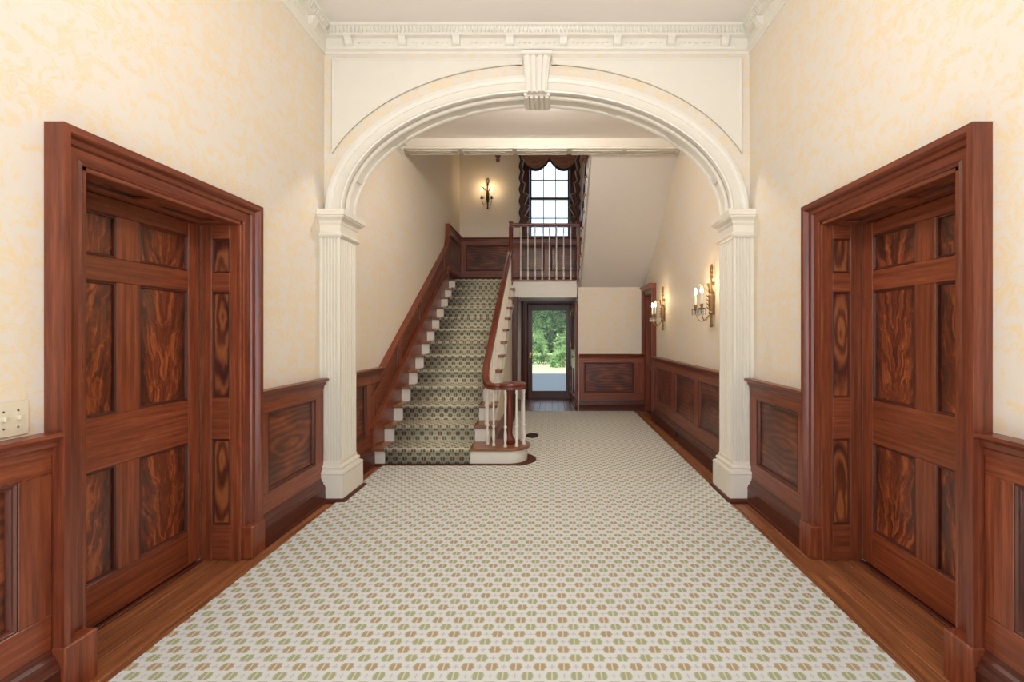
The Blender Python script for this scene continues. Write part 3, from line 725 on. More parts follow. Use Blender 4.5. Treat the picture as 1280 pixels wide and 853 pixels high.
# open string with brackets
pts = []
for n in range(2, 13):
    y0 = D0+(n-1)*G; pts += [(y0, (n-1)*R-.03), (y0, n*R-.03)]
pts += [(YL, 12*R-.03), (YL, ZL-.03), (YL+.03, ZL-.03), (YL+.03, ZL-.36)]
pts += [(D0+G+.04, nl(D0+G+.04)-.44), (D0+G, 0.03)]
Mst = MX(XS, 1)
add('open_string', prism(B(), pts, Mst, -.03, 0), 'white_satin', st)
add('string_moulding', sweep(B(), [(D0+G+.25, -.37), (YL, -.37)], [(0, 0), (0, .014), (.018, .014), (.026, .006), (.026, 0)], lambda s, t, h: (XS+h, s, t+nl(s))), 'white_satin', st)
bm = B(); br = [(0, 0), (.24, 0), (.235, -.03), (.20, -.045), (.165, -.04), (.14, -.06), (.11, -.09), (.07, -.095), (.045, -.075), (.03, -.11), (0, -.14)]
prism(bm, br, lambda s, t, h: (h, s, t), 0, .012); BRM = mesh_of(bm, 'bracket', 'white_satin')
bm = B(); wbox(bm, -.005, .03, -.032, .04, -.03, 0.001, 't', .004); TEM = mesh_of(bm, 'tread_end', 'rail_wood')
for n in range(3, 13):
    inst('bracket', BRM, st, (XS, D0+(n-1)*G+.03, n*R-.032))
    inst('tread_end', TEM, st, (XT-.012, D0+(n-1)*G, n*R))
# wall under the open string
pw = [(D0+.45, 0), (YB, 0), (YB, ZL-.2), (YL, ZL-.2), (YL, nl(YL)-.35), (D0+.45, nl(D0+.45)-.35)]
tag(add('wall_stair_side', prism(B(), pw, MX(XS-.012, 1), -.03, 0), 'wallpaper', None, False), 'papered triangular wall beneath the open side of the stairs', 'wall', 'structure')
bs = top('baseboard_stair', 'mahogany baseboard along the wall beneath the stairs', 'baseboard', (XS, 7, 0), 'structure')
add('baseboard_moulding', sweep(B(), [(D0+.44, 0), (8.48, 0)], [(w_, h*.5) for w_, h in BASE], MX(XS-.012, 1)), 'mahogany', bs)
ct = top('trim_17', 'dark mahogany corner post where the stair wall meets the garden passage', 'corner post', (-.66, 8.6, 0), 'structure')
board(MX(XS-.012, 1), 8.48, 8.62, 0, 2.04, 0, .095, ct, 'post', 't', 'mahogany_dark', .006)
board(MX(XS-.012, 1), 8.47, 8.63, 0, .2, 0, .105, ct, 'plinth_block', 't', 'mahogany_dark', .006)

# balusters
BP = [(.011, 0), (.018, .004), (.019, .02), (.012, .035), (.012, .05), (.017, .08), (.0185, .11), (.014, .15), (.010, .18), (.017, .188), (.018, .205), (.010, .215), (.0125, .24), (.0105, .60), (.009, .86), (.014, .88), (.014, .92), (.010, 1.0)]
def baluster_mesh(H):
    low = .26
    return mesh_of(lathe(B(), [(r_, z*low/.24 if z <= .24 else low+(z-.24)/.76*(H-low)) for r_, z in BP], 8), 'baluster', 'white_satin')
XRl = -.745
RT = .65
def railz(y): return nl(y)+RT
bal = [baluster_mesh(railz(D0+.055)-.055-R), baluster_mesh(railz(D0+.205)-.055-R)]
for n in range(2, 13):
    for j, dy in enumerate((.055, .205)):
        inst('baluster', bal[j], st, (XRl, D0+(n-1)*G+dy, n*R))
# volute balusters and newel
ZV = .855
bv = baluster_mesh(ZV-.05-R)
for x, y in ((-.700, 5.19), (-.625, 5.11), (-.495, 5.055), (-.378, 5.085), (-.305, 5.19), (-.335, 5.33), (-.46, 5.39)):
    inst('baluster', bv, st, (x, y, R))
bm = B(); lathe(bm, [(.055, 0), (.06, .01), (.06, .05), (.045, .07), (.035, .09), (.03, .12), (.036, .2), (.034, .35), (.028, .5), (.03, .56), (.04, .575), (.04, .62)], 16, (-.465, 5.235, R))
add('newel_post', bm, 'rail_wood', st)
RP = [(a*1.15, b*1.15) for a, b in [(-.030, -.055), (.030, -.055), (.033, -.040), (.027, -.032), (.034, -.018), (.031, -.006), (.018, .002), (0, .005), (-.018, .002), (-.031, -.006), (-.034, -.018), (-.027, -.032), (-.033, -.040)]]
path = []
vc = Vector((-.445, 5.225))
# explicit loop: from the eye, round the back, right, front, then left to the stairs
for i in range(37):
    f = i/36; a = PI*.6-PI*1.9*f
    r_ = .07+.125*f**.7
    path.append((vc.x+r_*math.cos(a), vc.y+r_*math.sin(a)*.98, ZV))
# the loop ends near the front-left; keep only until travelling left along the front
path = [p for i, p in enumerate(path) if i <= 25]
last = path[-1]
bz = [(last[0], last[1]), (-.60, 5.045), (-.735, 5.10), (XRl, 5.42)]
for i in range(1, 17):
    t = i/16; q = [(1-t)**3, 3*t*(1-t)**2, 3*t*t*(1-t), t**3]
    x = sum(a*b[0] for a, b in zip(q, bz)); y = sum(a*b[1] for a, b in zip(q, bz))
    zr = railz(y); k_ = max(0, (y-5.08))/.34; z = ZV+(railz(5.42)-ZV)*min(1, k_)**1.7
    path.append((x, y, z))
for i in range(1, 13): 
    y = 5.42+(8.52-5.42)*i/12; path.append((XRl, y, railz(y)))
for dy, dz in ((.06, .06), (.10, .14), (.12, .26), (.12, .36)): path.append((XRl, 8.52+dy, railz(8.52)+dz+.04))
add('handrail', rail3d(B(), path, RP, True, (1, 0, 0)), 'rail_wood', st, ang=50)
bm = B(); lathe(bm, [(.03, -.055), (.125, -.055), (.130, -.03), (.120, -.005), (.09, .006), (.002, .008)], 24, (vc.x, vc.y, ZV)); add('volute_eye', bm, 'rail_wood', st)

# ---- runner carpet on the stairs
bm = B(); uvl = bm.loops.layers.uv.active
prof = [(D0-.012, .02)]
for n in range(1, 13):
    y0 = D0+(n-1)*G; z = n*R
    prof += [(y0-.012, z-.045), (y0-.040, z-.030), (y0-.044, z-.010), (y0-.034, z+.010), (y0-.01, z+.013)]
    prof += [(y0+G-.03, z+.013), (y0+G-.014, z+.022)]
prof += [(YL-.012, ZL-.045), (YL-.040, ZL-.03), (YL-.044, ZL-.01), (YL-.034, ZL+.010), (YL+.0, ZL+.013), (YB-.25, ZL+.013)]
L = 0; rows = []
for i, (y, z) in enumerate(prof):
    if i: L += math.hypot(y-prof[i-1][0], z-prof[i-1][1])
    rows.append((y, z, L))
cx0, cx1 = -1.757, -.862; pr_ = None
for (y, z, l) in rows:
    cur = [(bm.verts.new((x, y, z)), (x, l)) for x in (cx0, cx1)]
    if pr_:
        f = bm.faces.new((pr_[0][0], pr_[1][0], cur[1][0], cur[0][0]))
        for lp, q in zip(f.loops, (pr_[0][1], pr_[1][1], cur[1][1], cur[0][1])): lp[uvl].uv = q
    pr_ = cur
run = add('stair_runner', bm, 'runner_pile_shaded', None, True, 60)
so = run.modifiers.new('thickness', 'SOLIDIFY'); so.thickness = .010; so.offset = -1
tag(run, 'beige patterned carpet runner fitted over the stair treads', 'carpet')

# ---- hall carpet, cut round the bottom step
bm = B(); uvl = bm.loops.layers.uv.active
def quad(x0, x1, y0, y1, z0=0.001, z1=.012):
    V = [bm.verts.new((x, y, z)) for z in (z0, z1) for y in (y0, y1) for x in (x0, x1)]
    for f in ((0, 1, 3, 2), (4, 6, 7, 5), (0, 4, 5, 1), (2, 3, 7, 6), (0, 2, 6, 4), (1, 5, 7, 3)):
        fc = bm.faces.new([V[i] for i in f])
        for l in fc.loops: l[uvl].uv = (l.vert.co.x, l.vert.co.y)
CXL, CXR = -1.765, 1.447
quad(CXL, CXR, -2.5, D0-.055)
# the part beyond, with a rounded edge by the curtail step
ed = [(-.47, D0-.055)]
for i in range(1, 17):
    a = -PI/2+PI*i/16*.95; ed.append((CC[0]+(CRr+.10)*math.cos(a), CC[1]+(CRr+.10)*math.sin(a)))
ed += [(-.60, D0+.62), (-.60, 8.44)]
ed = [p for p in ed if p[1] >= D0-.055]; ed.sort(key=lambda p: p[1])
for a, b in zip(ed, ed[1:]):
    V = [bm.verts.new(v) for v in ((a[0], a[1], .012), (CXR, a[1], .012), (CXR, b[1], .012), (b[0], b[1], .012))]
    f = bm.faces.new(V)
    for l in f.loops: l[uvl].uv = (l.vert.co.x, l.vert.co.y)
    V2 = [bm.verts.new(v) for v in ((a[0], a[1], .001), (CXR, a[1], .001), (CXR, b[1], .001), (b[0], b[1], .001))]
    for i in range(4): bm.faces.new((V[i], V[(i+1) % 4], V2[(i+1) % 4], V2[i]))
tag(add('carpet', bm, 'hall_carpet_pile', None, False), 'pale wall-to-wall hall carpet woven with rows of tan and green motifs', 'carpet')
bm = B(); e = [(-.265+.085*math.cos(2*PI*i/24), 6.42+.14*math.sin(2*PI*i/24)) for i in range(24)]
fp = prism(bm, e, XYZ, .012, .02); ring_ = [(-.265+.07*math.cos(2*PI*i/24), 6.42+.12*math.sin(2*PI*i/24)) for i in range(24)]
prism(bm, ring_, XYZ, .02, .023)
tag(add('flat_oval', bm, 'oval_brown'), 'small flat dark oval on the carpet beside the stairs', 'floor plate')  # thin raised oval in plain dark brown

# ---- landing edge and balustrade
fa = top('trim_18', 'white fascia with oval ornaments below the landing balustrade', 'fascia', (-.1, YL, 2.04), 'structure')
add('fascia_board', wbox(B(), XS, XU+.03, YL-.01, YL+.05, 2.04, ZL-.032), 'white_paint', fa)
add('landing_nosing', wbox(B(), XS-.02, XU-.03, YL-.04, YL+.05, ZL-.032, ZL, 's', .006), 'oak_tread', fa)
add('vestibule_ceiling', wbox(B(), XS, XU, YL+.05, YB, 2.05, 2.16), 'white_paint', fa)
Mf = MY(YL-.01)
for a, b in ((-.66, -.13), (-.09, .45)): lozenge_panel(Mf, a, b, 2.09, 2.28, fa, .010, .013, 'oval')
lb = top('landing_balustrade', 'white balusters under a mahogany rail across the half landing', 'balustrade', (-.1, YL, ZL))
ZR = 3.385
bl = baluster_mesh(ZR-.055-ZL)
for i in range(8): inst('baluster', bl, lb, (-.568+i*.130, YL+.01, ZL))
add('handrail', rail3d(B(), [(XRl, YL+.01, ZR), (-.1, YL+.01, ZR), (XU+.0, YL+.01, ZR)], RP, True), 'rail_wood', lb, ang=50)
for x in (XRl, XU-.02):
    bm = B(); wbox(bm, x-.032, x+.032, YL-.022, YL+.042, 2.02 if x > 0 else ZL-.1, ZR+.01, 'h', .004); wbox(bm, x-.04, x+.04, YL-.03, YL+.05, ZR+.01, ZR+.03, 's', .006)
    add('newel_post', bm, 'rail_wood', lb)

# ---- upper flight over the passage
uf = top('staircase', 'upper stair flight with smooth plaster underside climbing towards the arch', 'staircase', (1.1, YL, ZL))
Y1, Z1_, Y2, Z2_ = YL-.03, 2.21, 6.32, 3.775
sl = (Z2_-Z1_)/(Y1-Y2); G2 = R/sl
add('soffit', prism(B(), [(Y1, Z1_), (Y2, Z2_), (Y2, Z2_+.06), (Y1, Z1_+.06)], lambda s, t, h: (h, s, t), XU+.005, XR), 'plaster', uf)
nst = int((Y1-Y2)/G2)
pts = [(Y1+.03, Z1_+.0)]
for k_ in range(1, nst+1):
    y0 = Y1-(k_-1)*G2
    pts += [(y0, ZL+(k_-1)*R-.03), (y0, ZL+k_*R-.03)]
pts += [(Y2, ZL+nst*R-.03), (Y2, Z2_), (Y1, Z1_)]
add('open_string', prism(B(), pts, lambda s, t, h: (h, s, t), XU, XU+.03), 'white_satin', uf)
bu = [baluster_mesh(.82), baluster_mesh(.92)]
for k_ in range(1, nst+1):
    y0 = Y1-(k_-1)*G2; z = ZL+k_*R
    add('tread', wbox(B(), XU-.03, XR, y0-G2-.01, y0+.03, z-.03, z, 's', .005), 'oak_tread', uf)
    add('riser', wbox(B(), XU+.03, XR, y0-.02, y0, z-R-.001, z-.03), 'white_satin', uf)
    inst('bracket', BRM, uf, (XU, y0-.02, z-.032), (0, 0, PI), (1, .9, .9))
    for j, dy in enumerate((.05, .18)): inst('baluster', bu[0], uf, (XU+.05, y0-dy, z))
add('handrail', rail3d(B(), [(XU+.05, YL+.0, ZR-.02), (XU+.05, Y1-.06, ZL+R+.86), (XU+.05, Y2, ZL+R+.86+(Y1-.06-Y2)*sl)], RP, True), 'rail_wood', uf, ang=50)
add('fascia_board', wbox(B(), XU-.03, XR, YL-.09, YL-.03, 2.035, 2.215), 'white_paint', uf)
add('fascia_moulding', sweep(B(), [(XU-.03, 2.215), (XR, 2.215)], [(0, 0), (0, .018), (-.02, .014), (-.028, 0)], MY(YL-.09)), 'white_paint', uf)
for a, b in ((.53, 1.05), (1.09, 1.62)): lozenge_panel(MY(YL-.09), a, b, 2.06, 2.175, uf, .009, .012)

# drop finials under the beam
def finial(x, y, z, label):
    bm = B(); lathe(bm, [(.006, -.10), (.022, -.085), (.028, -.065), (.018, -.045), (.028, -.03), (.04, -.012), (.04, 0)], 12, (0, 0, 0))
    o = bpy.data.objects.new('drop_finial', mesh_of(bm, 'drop_finial', 'mahogany_dark')); C.objects.link(o); o.location = (x, y, z)
    tag(o, label, 'finial')
finial(-.72, 6.34, 3.765, 'turned mahogany drop finial hanging under the beam above the stair runner')
finial(.43, 6.36, 3.765, 'turned mahogany drop finial where upper stairs meet the beam')

# ================================================================== LANDING WINDOW
wn = top('window_1', 'tall white-lit sash window with three panes per row above the landing', 'window', ((WX0+WX1)/2, YB, WZ0), 'structure')
MW = MY(YB)
add('casing', sweep(B(), [(WX0, WZ0), (WX0, WZ1+.15), (WX1, WZ1+.15), (WX1, WZ0)], [(-w_*1.1, h) for w_, h in CAS], MW), 'mahogany_dark', wn)
for a, b in ((WX0-.001, WX0+.022), (WX1-.022, WX1+.001)): board(MW, a, b, WZ0, WZ1, -.28, .02, wn, 'jamb', 't', 'mahogany_dark')
board(MW, WX0-.16, WX1+.16, WZ0-.03, WZ0+.012, -.2, .09, wn, 'sill', 's', 'mahogany_dark')
gx0, gx1 = WX0+.025, WX1-.025; zs = [3.425, 3.835, 4.255, 4.66, 5.07]
Mg = MY(YB+.14); Mg2 = MY(YB+.185)
for si, (za, zm, zb, Mm) in enumerate(((zs[0], zs[1], zs[2], Mg), (zs[2], zs[3], zs[4], Mg2))):
    for a, b in ((gx0, gx0+.04), (gx1-.04, gx1)): board(Mm, a, b, za-.015, zb+.02, -.035, 0, wn, 'sash_stile', 't', 'mahogany_dark')
    for a, b in ((za-.02, za+.025), (zb-.018, zb+.022)): board(Mm, gx0, gx1, a, b, -.035, 0, wn, 'sash_rail', 's', 'mahogany_dark')
    board(Mm, gx0+.04, gx1-.04, zm-.008, zm+.008, -.03, -.002, wn, 'muntin', 's', 'mahogany_dark', .002)
    pwid = (gx1-gx0-.08)/3
    for i in (1, 2):
        x = gx0+.04+pwid*i; board(Mm, x-.008, x+.008, za, zb, -.03, -.002, wn, 'muntin', 't', 'mahogany_dark', .002)
    for i in range(3):
        for a, b in ((za, zm), (zm, zb)): slab(Mm, gx0+.04+pwid*i, gx0+.04+pwid*(i+1), a, b, -.02, -.016, 'window_glass', wn, 'pane')

# curtain: two swags and two cascades
cu = top('swag_curtain', 'rust swag curtain with dark fringe and side cascades framing the landing window', 'curtain', (-.05, YB-.12, 5.4))
ZSW = 5.36
def swag(x0, x1, drop):
    bm = B(); uvl = bm.loops.layers.uv.active; NU, NV = 20, 16; g = []
    for j in range(NV+1):
        v = j/NV; row = []
        for i in range(NU+1):
            u_ = i/NU; s = math.sin(PI*u_); xx = x0+(x1-x0)*u_
            z = ZSW-.02-v*(.25+drop*s**.8)-.05*(1-s)*v
            y = YB-.13-.07*s*math.sin(v*PI*.6)-.020*math.sin(v*PI*9)*s
            row.append((bm.verts.new((xx, y, z)), (u_, v)))
        g.append(row)
    for j in range(NV):
        for i in range(NU):
            q = (g[j][i], g[j][i+1], g[j+1][i+1], g[j+1][i]); f = bm.faces.new([a[0] for a in q])
            for l, a in zip(f.loops, q): l[uvl].uv = a[1]
    edge = [tuple(a[0].co) for a in g[-1]]
    o = add('swag', bm, 'swag_fabric', cu, True, 80); so = o.modifiers.new('thickness', 'SOLIDIFY'); so.thickness = .006
    bm = B(); rr = random.Random(3); tube(bm, edge, .012, 6)
    for a, b in zip(edge, edge[1:]):
        for q in range(3):
            f = q/3; p = Vector(a).lerp(Vector(b), f); tube(bm, [p, p+Vector((0, 0, -.03)), p+Vector((rr.uniform(-.004, .004), 0, -.055))], [.006, .008, .003], 5)
    add('fringe', bm, 'fringe_thread', o)
swag(-.64, -.04, .32); swag(-.06, .54, .32)
def cascade(xo, xi):
    # a gathered tail whose fringed edge falls in stepped zig-zag folds
    bm = B(); uvl = bm.loops.layers.uv.active; rows = []; e0, e1 = [], []; n = 7
    for i in range(n*2+1):
        f = i/(n*2); z = ZSW-.05-1.68*f; zig = (i % 2); wv = .45+.55*min(1, max(0, (f-.45)/.25))
        a = xo+(xi-xo)*(.0+.16*zig); b = xo+(xi-xo)*(.55+.45*zig)*wv
        y = YB-.15-.04*zig
        rows.append([(bm.verts.new((a+(b-a)*t, y+.03*math.sin(t*PI*3), z-.06*t*(1-zig))), (t*.2, f*1.7)) for t in (0, .2, .4, .6, .8, 1)])
        e1.append((b, y-.012, z-.06*(1-zig))); e0.append((a, y-.012, z))
    for p, q in zip(rows, rows[1:]):
        for k_ in range(5):
            qd = (p[k_], p[k_+1], q[k_+1], q[k_]); f = bm.faces.new([v[0] for v in qd])
            for l, v in zip(f.loops, qd): l[uvl].uv = v[1]
    o = add('cascade', bm, 'jabot_fabric', cu, True, 30); so = o.modifiers.new('thickness', 'SOLIDIFY'); so.thickness = .006
    add('fringe', tube(B(), e1, .013, 6), 'jabot_lining', o); add('fringe', tube(B(), e0, .010, 6), 'fringe_thread', o)
cascade(-.68, -.45); cascade(.58, .35)
bm = B(); wbox(bm, -.68, .58, YB-.11, YB-.07, 5.40, 5.46, 's', .006); add('curtain_board', bm, 'mahogany_dark', cu)

# ================================================================== SCONCES
def leafshape(bm, p, d, n, ln, wd):
    p, d, n = Vector(p), Vector(d).normalized(), Vector(n).normalized(); s = d.cross(n).normalized()
    pts = [p, p+d*ln*.4+s*wd+n*.004, p+d*ln+n*.012, p+d*ln*.4-s*wd+n*.004, p+d*ln*.45+n*.016]
    V = [bm.verts.new(q) for q in pts]
    for a, b in ((0, 1), (1, 2), (2, 3), (3, 0)): bm.faces.new((V[a], V[b], V[4]))
def sconce(name, loc, rotz, metal, crystals, label, e):
    s = top(name, label, 'wall sconce', (0, 0, 0))
    bm = B()
    # carved torch-like back: lower tail, urn, stem
    lathe(bm, [(.006, -.33), (.016, -.322), (.020, -.305), (.012, -.29), (.016, -.27), (.011, -.25), (.014, -.20), (.028, -.19), (.030, -.178), (.022, -.165), (.027, -.14), (.031, -.09), (.030, -.03), (.034, .0), (.024, .015), (.030, .03), (.014, .05), (.010, .08), (.010, .17), (.018, .18), (.018, .195), (.008, .21)], 10, (0, -.034, 0))
    wbox(bm, -.010, .010, -.02, -.001, -.20, -.10); wbox(bm, -.008, .008, -.03, -.001, .10, .14); add('backplate', bm, metal, s)
    bm = B()
    for sg in (-1, 1):
        tube(bm, [(0, -.03, .20), (sg*.022, -.032, .23), (sg*.026, -.032, .27), (sg*.016, -.03, .305), (0, -.028, .318)], [.008, .009, .008, .009, .006], 6)
        tube(bm, [(0, -.03, .20), (sg*.016, -.034, .18), (sg*.028, -.034, .165)], [.007, .008, .004], 6)
    add('ribbon_bow', bm, metal, s)
    bm = B(); rr = random.Random(5)
    for sg in (-1, 1):
        tube(bm, [(0, -.05, .02), (sg*.05, -.07, .07), (sg*.085, -.085, .115), (sg*.10, -.095, .10)], .0028, 5)
        for q in range(6):
            f = q/5; leafshape(bm, (sg*(.01+.085*f), -.05-.04*f, .03+.08*f), (sg*.6, -.4, .7-f*.8+rr.uniform(-.3, .3)), (0, -1, .2), .045, .012)
    for z in (-.15, -.11, -.07, -.03):
        for a in (-1, 0, 1): leafshape(bm, (a*.018, -.062+abs(a)*.01, z), (a*.3, -.2, 1), (a*.4, -1, 0), .04, .012)
    add('leaf_spray', bm, metal, s)
    for sg in (-1, 1):
        cx, cy, cz = sg*.102, -.165, -.155
        bm = B(); pts = []
        for q in range(13):
            f = q/12
            pts.append((cx*f**.9, -.05+(cy+.05)*f**.8, -.20-.075*math.sin(PI*min(1, f*1.02)*.86)+(.045)*f**3))
        pts.append((cx, cy, cz)); tube(bm, pts, .005, 6)
        arm = add('arm', bm, metal, s)
        bm = B(); lathe(bm, [(.006, 0), (.012, .004), (.034, .012), (.040, .020), (.036, .020), (.012, .014), (.011, .03), (.015, .035), (.015, .062), (.011, .064)], 14, (cx, cy, cz)); add('drip_pan', bm, metal, arm)
        bm = B(); lathe(bm, [(.0095, .058), (.0105, .06), (.0105, .165), (.008, .17)], 12, (cx, cy, cz)); cn = add('candle', bm, 'candle_wax', s)
        bm = B(); lathe(bm, [(.006, .168), (.013, .18), (.016, .195), (.012, .215), (.005, .232), (.001, .24)], 12, (cx, cy, cz)); add('bulb', bm, 'bulb_glow', cn)
        point('sconce_light', (cx, cy-.0, cz+.27), e, (1, .72, .40), .02, s)
        if crystals:
            for q in range(8):
                a = 2*PI*q/8; px, py = cx+.038*math.cos(a), cy+.038*math.sin(a); bm = B()
                lathe(bm, [(.001, -.062), (.008, -.046), (.006, -.02), (.002, -.012), (.006, -.006), (.006, 0), (.001, .008)], 6, (px, py, cz+.008)); add('crystal_drop', bm, 'crystal', arm, False)
    s.location = loc; s.rotation_euler = (0, 0, rotz); return s
sconce('wall_sconce', (XR, 4.92, 1.785), -PI/2, 'gilt', True, 'gilt two-candle sconce with crystal drops beside the white pilaster', 1.6)
sconce('wall_sconce', (XR, 7.08, 1.765), -PI/2, 'gilt', True, 'gilt two-candle sconce with crystal drops beside the narrow far door', 1.6)
sconce('wall_sconce', (-1.345, YB, 4.31), 0, 'bronze', False, 'dark bronze two-candle sconce on the landing wall', 1.5)

# ---- switch plate, outlets
def switch_plate(loc, rotz, wd, ht, n, label, mat='ivory', group=None):
    s = top('switch_plate', label, 'switch plate', (0, 0, 0))
    add('plate', mbox(B(), MY(0), -wd/2, wd/2, -ht/2, ht/2, 0, .007, 's', .003), mat, s)
    for i in range(n):
        x = (i-(n-1)/2)*.046
        add('toggle', mbox(B(), MY(0), x-.005, x+.005, -.004, .012, .005, .018, 's', .002), mat, s)
        for z in (-.03, .03): add('screw', mbox(B(), MY(0), x-.003, x+.003, z-.003, z+.003, .006, .0085), 'steel', s)
    s.location = loc; s.rotation_euler = (0, 0, rotz)
switch_plate((XL, 1.675, 1.09), PI/2, .165, .125, 3, 'ivory triple light switch plate above the wainscot')
switch_plate((XS-.012+.095, 8.55, 1.0), PI/2, .07, .115, 1, 'small white switch plate on the corner post near the garden door', 'white_paint')
s = top('outlet', 'brown electrical outlet set in the baseboard under the sconces', 'outlet', (0, 0, 0))
add('plate', mbox(B(), MY(0), -.057, .057, -.033, .033, 0, .005, 's', .002), 'black_iron', s)
for x in (-.025, .025): add('socket', mbox(B(), MY(0), x-.014, x+.014, -.014, .014, .004, .008, 's', .003), 'mahogany_dark', s)
s.location = (0, 0, 0); s.location = (XR-.066, 6.15, .085); s.rotation_euler = (0, 0, -PI/2)

# ================================================================== ADDED FILL LAMPS OUT OF FRAME
def added_lamp(name, loc, drop, hb, label, e, col=(1, .96, .92), dz=.16, lr=.14):
    s = top(name, label, 'ceiling lamp', loc)
    bm = B(); lathe(bm, [(.07, -.03), (.075, -.01), (.05, 0)], 16, loc); add('ceiling_rose', bm, 'brass', s)
    x, y, z = loc
    bm = B(); tube(bm, [(x, y, z-.02), (x, y, z-drop)], .008, 6); add('stem', bm, 'brass', s)
    bm = B(); lathe(bm, [(.02, 0), (.05, -.07*hb), (.13, -.3*hb), (.15, -.55*hb), (.13, -.8*hb), (.05, -.97*hb), (.01, -hb)], 20, (x, y, z-drop)); add('glass_bowl', bm, 'added_lamp_glass', s)
    point('added_lamp_light', (0, 0, -drop-hb-dz), e, col, lr, s)
added_lamp('added_pendant_lamp', (CX, 1.85, ZC), .5, .28, 'added unseen opal glass pendant lamp lighting the front hall', 42)  # lamp added out of view to brighten the front hall
added_lamp('added_ceiling_lamp', (CX, 4.62, ZCB), .0, .07, 'added unseen flush opal glass lamp hidden behind the arch', 44, (1, .96, .92), .05, .04)  # added source for the stair hall, hidden by the arch head
added_lamp('added_pendant_lamp', (CX, 7.5, ZT), .35, .28, 'added unseen opal glass pendant lamp lighting the stairwell', 5, (1, .74, .5))  # added warm source lifting the dark upper stairwell

# ================================================================== OUTDOORS
boxes('ground_drive', [(-30, 30, YB+.3, 19.5, -.5, -.25)], 'asphalt', 'shaded grey drive outside the garden door', 'driveway')
boxes('ground_lawn', [(-40, 40, 19.5, 90, -.5, -.23)], 'lawn_grass', 'sunlit pale lawn beyond the drive', 'lawn')
boxes('ground_step', [(-1.2, 1.1, YB+.3, YB+1.3, -.4, -.1)], 'stone', 'stone doorstep outside the garden door', 'step')
def tree(name, x, y, h, rx, zb, seed, mat, label, nl_=2600, group=None):
    r = random.Random(seed); t = top(name, label, 'tree', (x, y, -.24), None, group)
    bm = B(); tube(bm, [(x, y, -.25), (x+r.uniform(-.1, .1), y, h*.3), (x+r.uniform(-.3, .3), y+.1, h*.6), (x+r.uniform(-.4, .4), y, h*.85)], [.16, .13, .09, .03], 8)
    for i in range(7):
        a = r.uniform(0, 2*PI); z0 = h*r.uniform(.15, .6); ln = rx*r.uniform(.5, .9)
        tube(bm, [(x, y, z0), (x+ln*.5*math.cos(a), y+ln*.5*math.sin(a), z0+ln*.35), (x+ln*math.cos(a), y+ln*math.sin(a), z0+ln*.5)], [.06, .04, .015], 6)
    add('trunk', bm, 'bark', t)
    bm = B(); cl = []
    for i in range(46):
        a = r.uniform(0, 2*PI); z = r.uniform(zb, h); f = math.sin(PI*min(1, max(.08, (z-zb)/(h-zb)*.85+.12))); q = rx*f*math.sqrt(r.uniform(.2, 1)); cl.append((x+q*math.cos(a), y+q*math.sin(a), z, r.uniform(.3, .6)))
    for i in range(nl_):
        c = cl[i % len(cl)]; v = Vector((r.gauss(0, 1), r.gauss(0, 1), r.gauss(0, .8))).normalized()*c[3]*r.uniform(.6, 1.05)
        p = Vector(c[:3])+v; d = (v.normalized()+Vector((r.uniform(-.7, .7), r.uniform(-.7, .7), r.uniform(-.9, .3)))).normalized()
        s_ = d.cross(Vector((r.uniform(-1, 1), r.uniform(-1, 1), r.uniform(-1, 1)))).normalized(); ln, wd = r.uniform(.09, .17), r.uniform(.03, .06)
        V = [bm.verts.new(q) for q in (p, p+d*ln*.5+s_*wd, p+d*ln, p+d*ln*.5-s_*wd)]; bm.faces.new(V)
    add('foliage', bm, mat, t, False); return t
tree('garden_tree', -2.15, 31, 7, 2.1, .3, 1, 'foliage', 'dark leafy tree on the stair side of the view through the garden door', 6500)
tree('garden_tree', 2.15, 31, 7, 2.1, .3, 5, 'foliage_pale', 'lighter green leafy tree behind the light shrub beyond the lawn', 6500)
tree('garden_tree', -7.0, 33.6, 8, 2.3, .3, 2, 'foliage_pale', 'pale green tree standing across the lawn beyond the dark leafy trees', 3500)
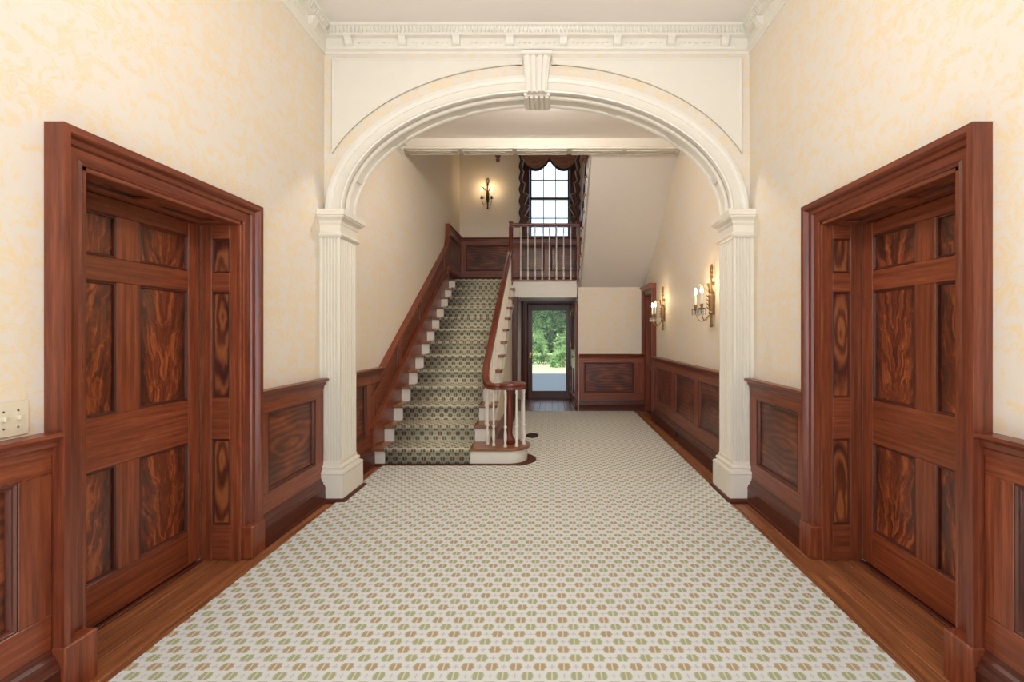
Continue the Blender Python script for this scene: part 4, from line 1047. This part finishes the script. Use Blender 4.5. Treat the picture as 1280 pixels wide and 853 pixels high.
def bush(x, y, h, rx, seed, mat, label, n=1500):
    r = random.Random(seed); t = top('garden_bush', label, 'bush', (x, y, -.24)); bm = B()
    for i in range(5): tube(bm, [(x+r.uniform(-.1, .1), y, -.25), (x+r.uniform(-rx, rx)*.5, y+r.uniform(-.2, .2), h*.6)], [.02, .008], 5)
    add('stem', bm, 'bark', t); bm = B()
    for i in range(n):
        a = r.uniform(0, 2*PI); e = math.acos(r.uniform(-.2, 1)); q = r.uniform(.75, 1.02)
        v = Vector((math.sin(e)*math.cos(a)*rx, math.sin(e)*math.sin(a)*rx*.8, math.cos(e)*h)); lump = 1+.16*math.sin(a*3+seed)*math.sin(e*4+seed)+.10*math.sin(a*7+seed*2); p = Vector((x, y, -.1))+v*q*lump
        d = (v.normalized()+Vector((r.uniform(-.8, .8), r.uniform(-.8, .8), r.uniform(-.5, .8)))).normalized(); s_ = d.cross(Vector((r.uniform(-1, 1), r.uniform(-1, 1), .2))).normalized(); ln, wd = r.uniform(.06, .12), r.uniform(.02, .04)
        V = [bm.verts.new(k_) for k_ in (p, p+d*ln*.5+s_*wd, p+d*ln, p+d*ln*.5-s_*wd)]; bm.faces.new(V)
    add('foliage', bm, mat, t, False)
bush(.55, 22.5, .62, .6, 11, 'foliage_pale', 'low rounded pale bush beside the drive edge')
bush(-.35, 24.5, .30, 1.0, 12, 'foliage', 'low dark spreading bush in the middle of the lawn')
bush(-1.15, 27.2, 1.75, .95, 13, 'foliage_pale', 'large pale shrub at the foot of the trees', 3000)
bush(.95, 27.2, 1.45, .85, 14, 'foliage_pale', 'large light shrub under the dark leafy tree', 3000)
hd = top('garden_hedge', 'dense dark green hedge closing the garden behind the trees', 'hedge', (0, 38.5, -.25))
add('hedge_core', wbox(B(), -13, 13, 38, 39.5, -.3, 6.3), 'foliage_dark', hd)
bm = B(); r = random.Random(9)
for i in range(9000):
    p = Vector((r.uniform(-9, 9), 38-r.uniform(0, .5), r.uniform(-.2, 6.6))); d = Vector((r.uniform(-1, 1), r.uniform(-1, .1), r.uniform(-1, 1))).normalized()
    s_ = d.cross(Vector((r.uniform(-1, 1), r.uniform(-1, 1), r.uniform(-1, 1)))).normalized(); ln, wd = r.uniform(.14, .28), r.uniform(.05, .09)
    bm.faces.new([bm.verts.new(q) for q in (p, p+d*ln*.5+s_*wd, p+d*ln, p+d*ln*.5-s_*wd)])
add('foliage', bm, 'foliage', hd, False)
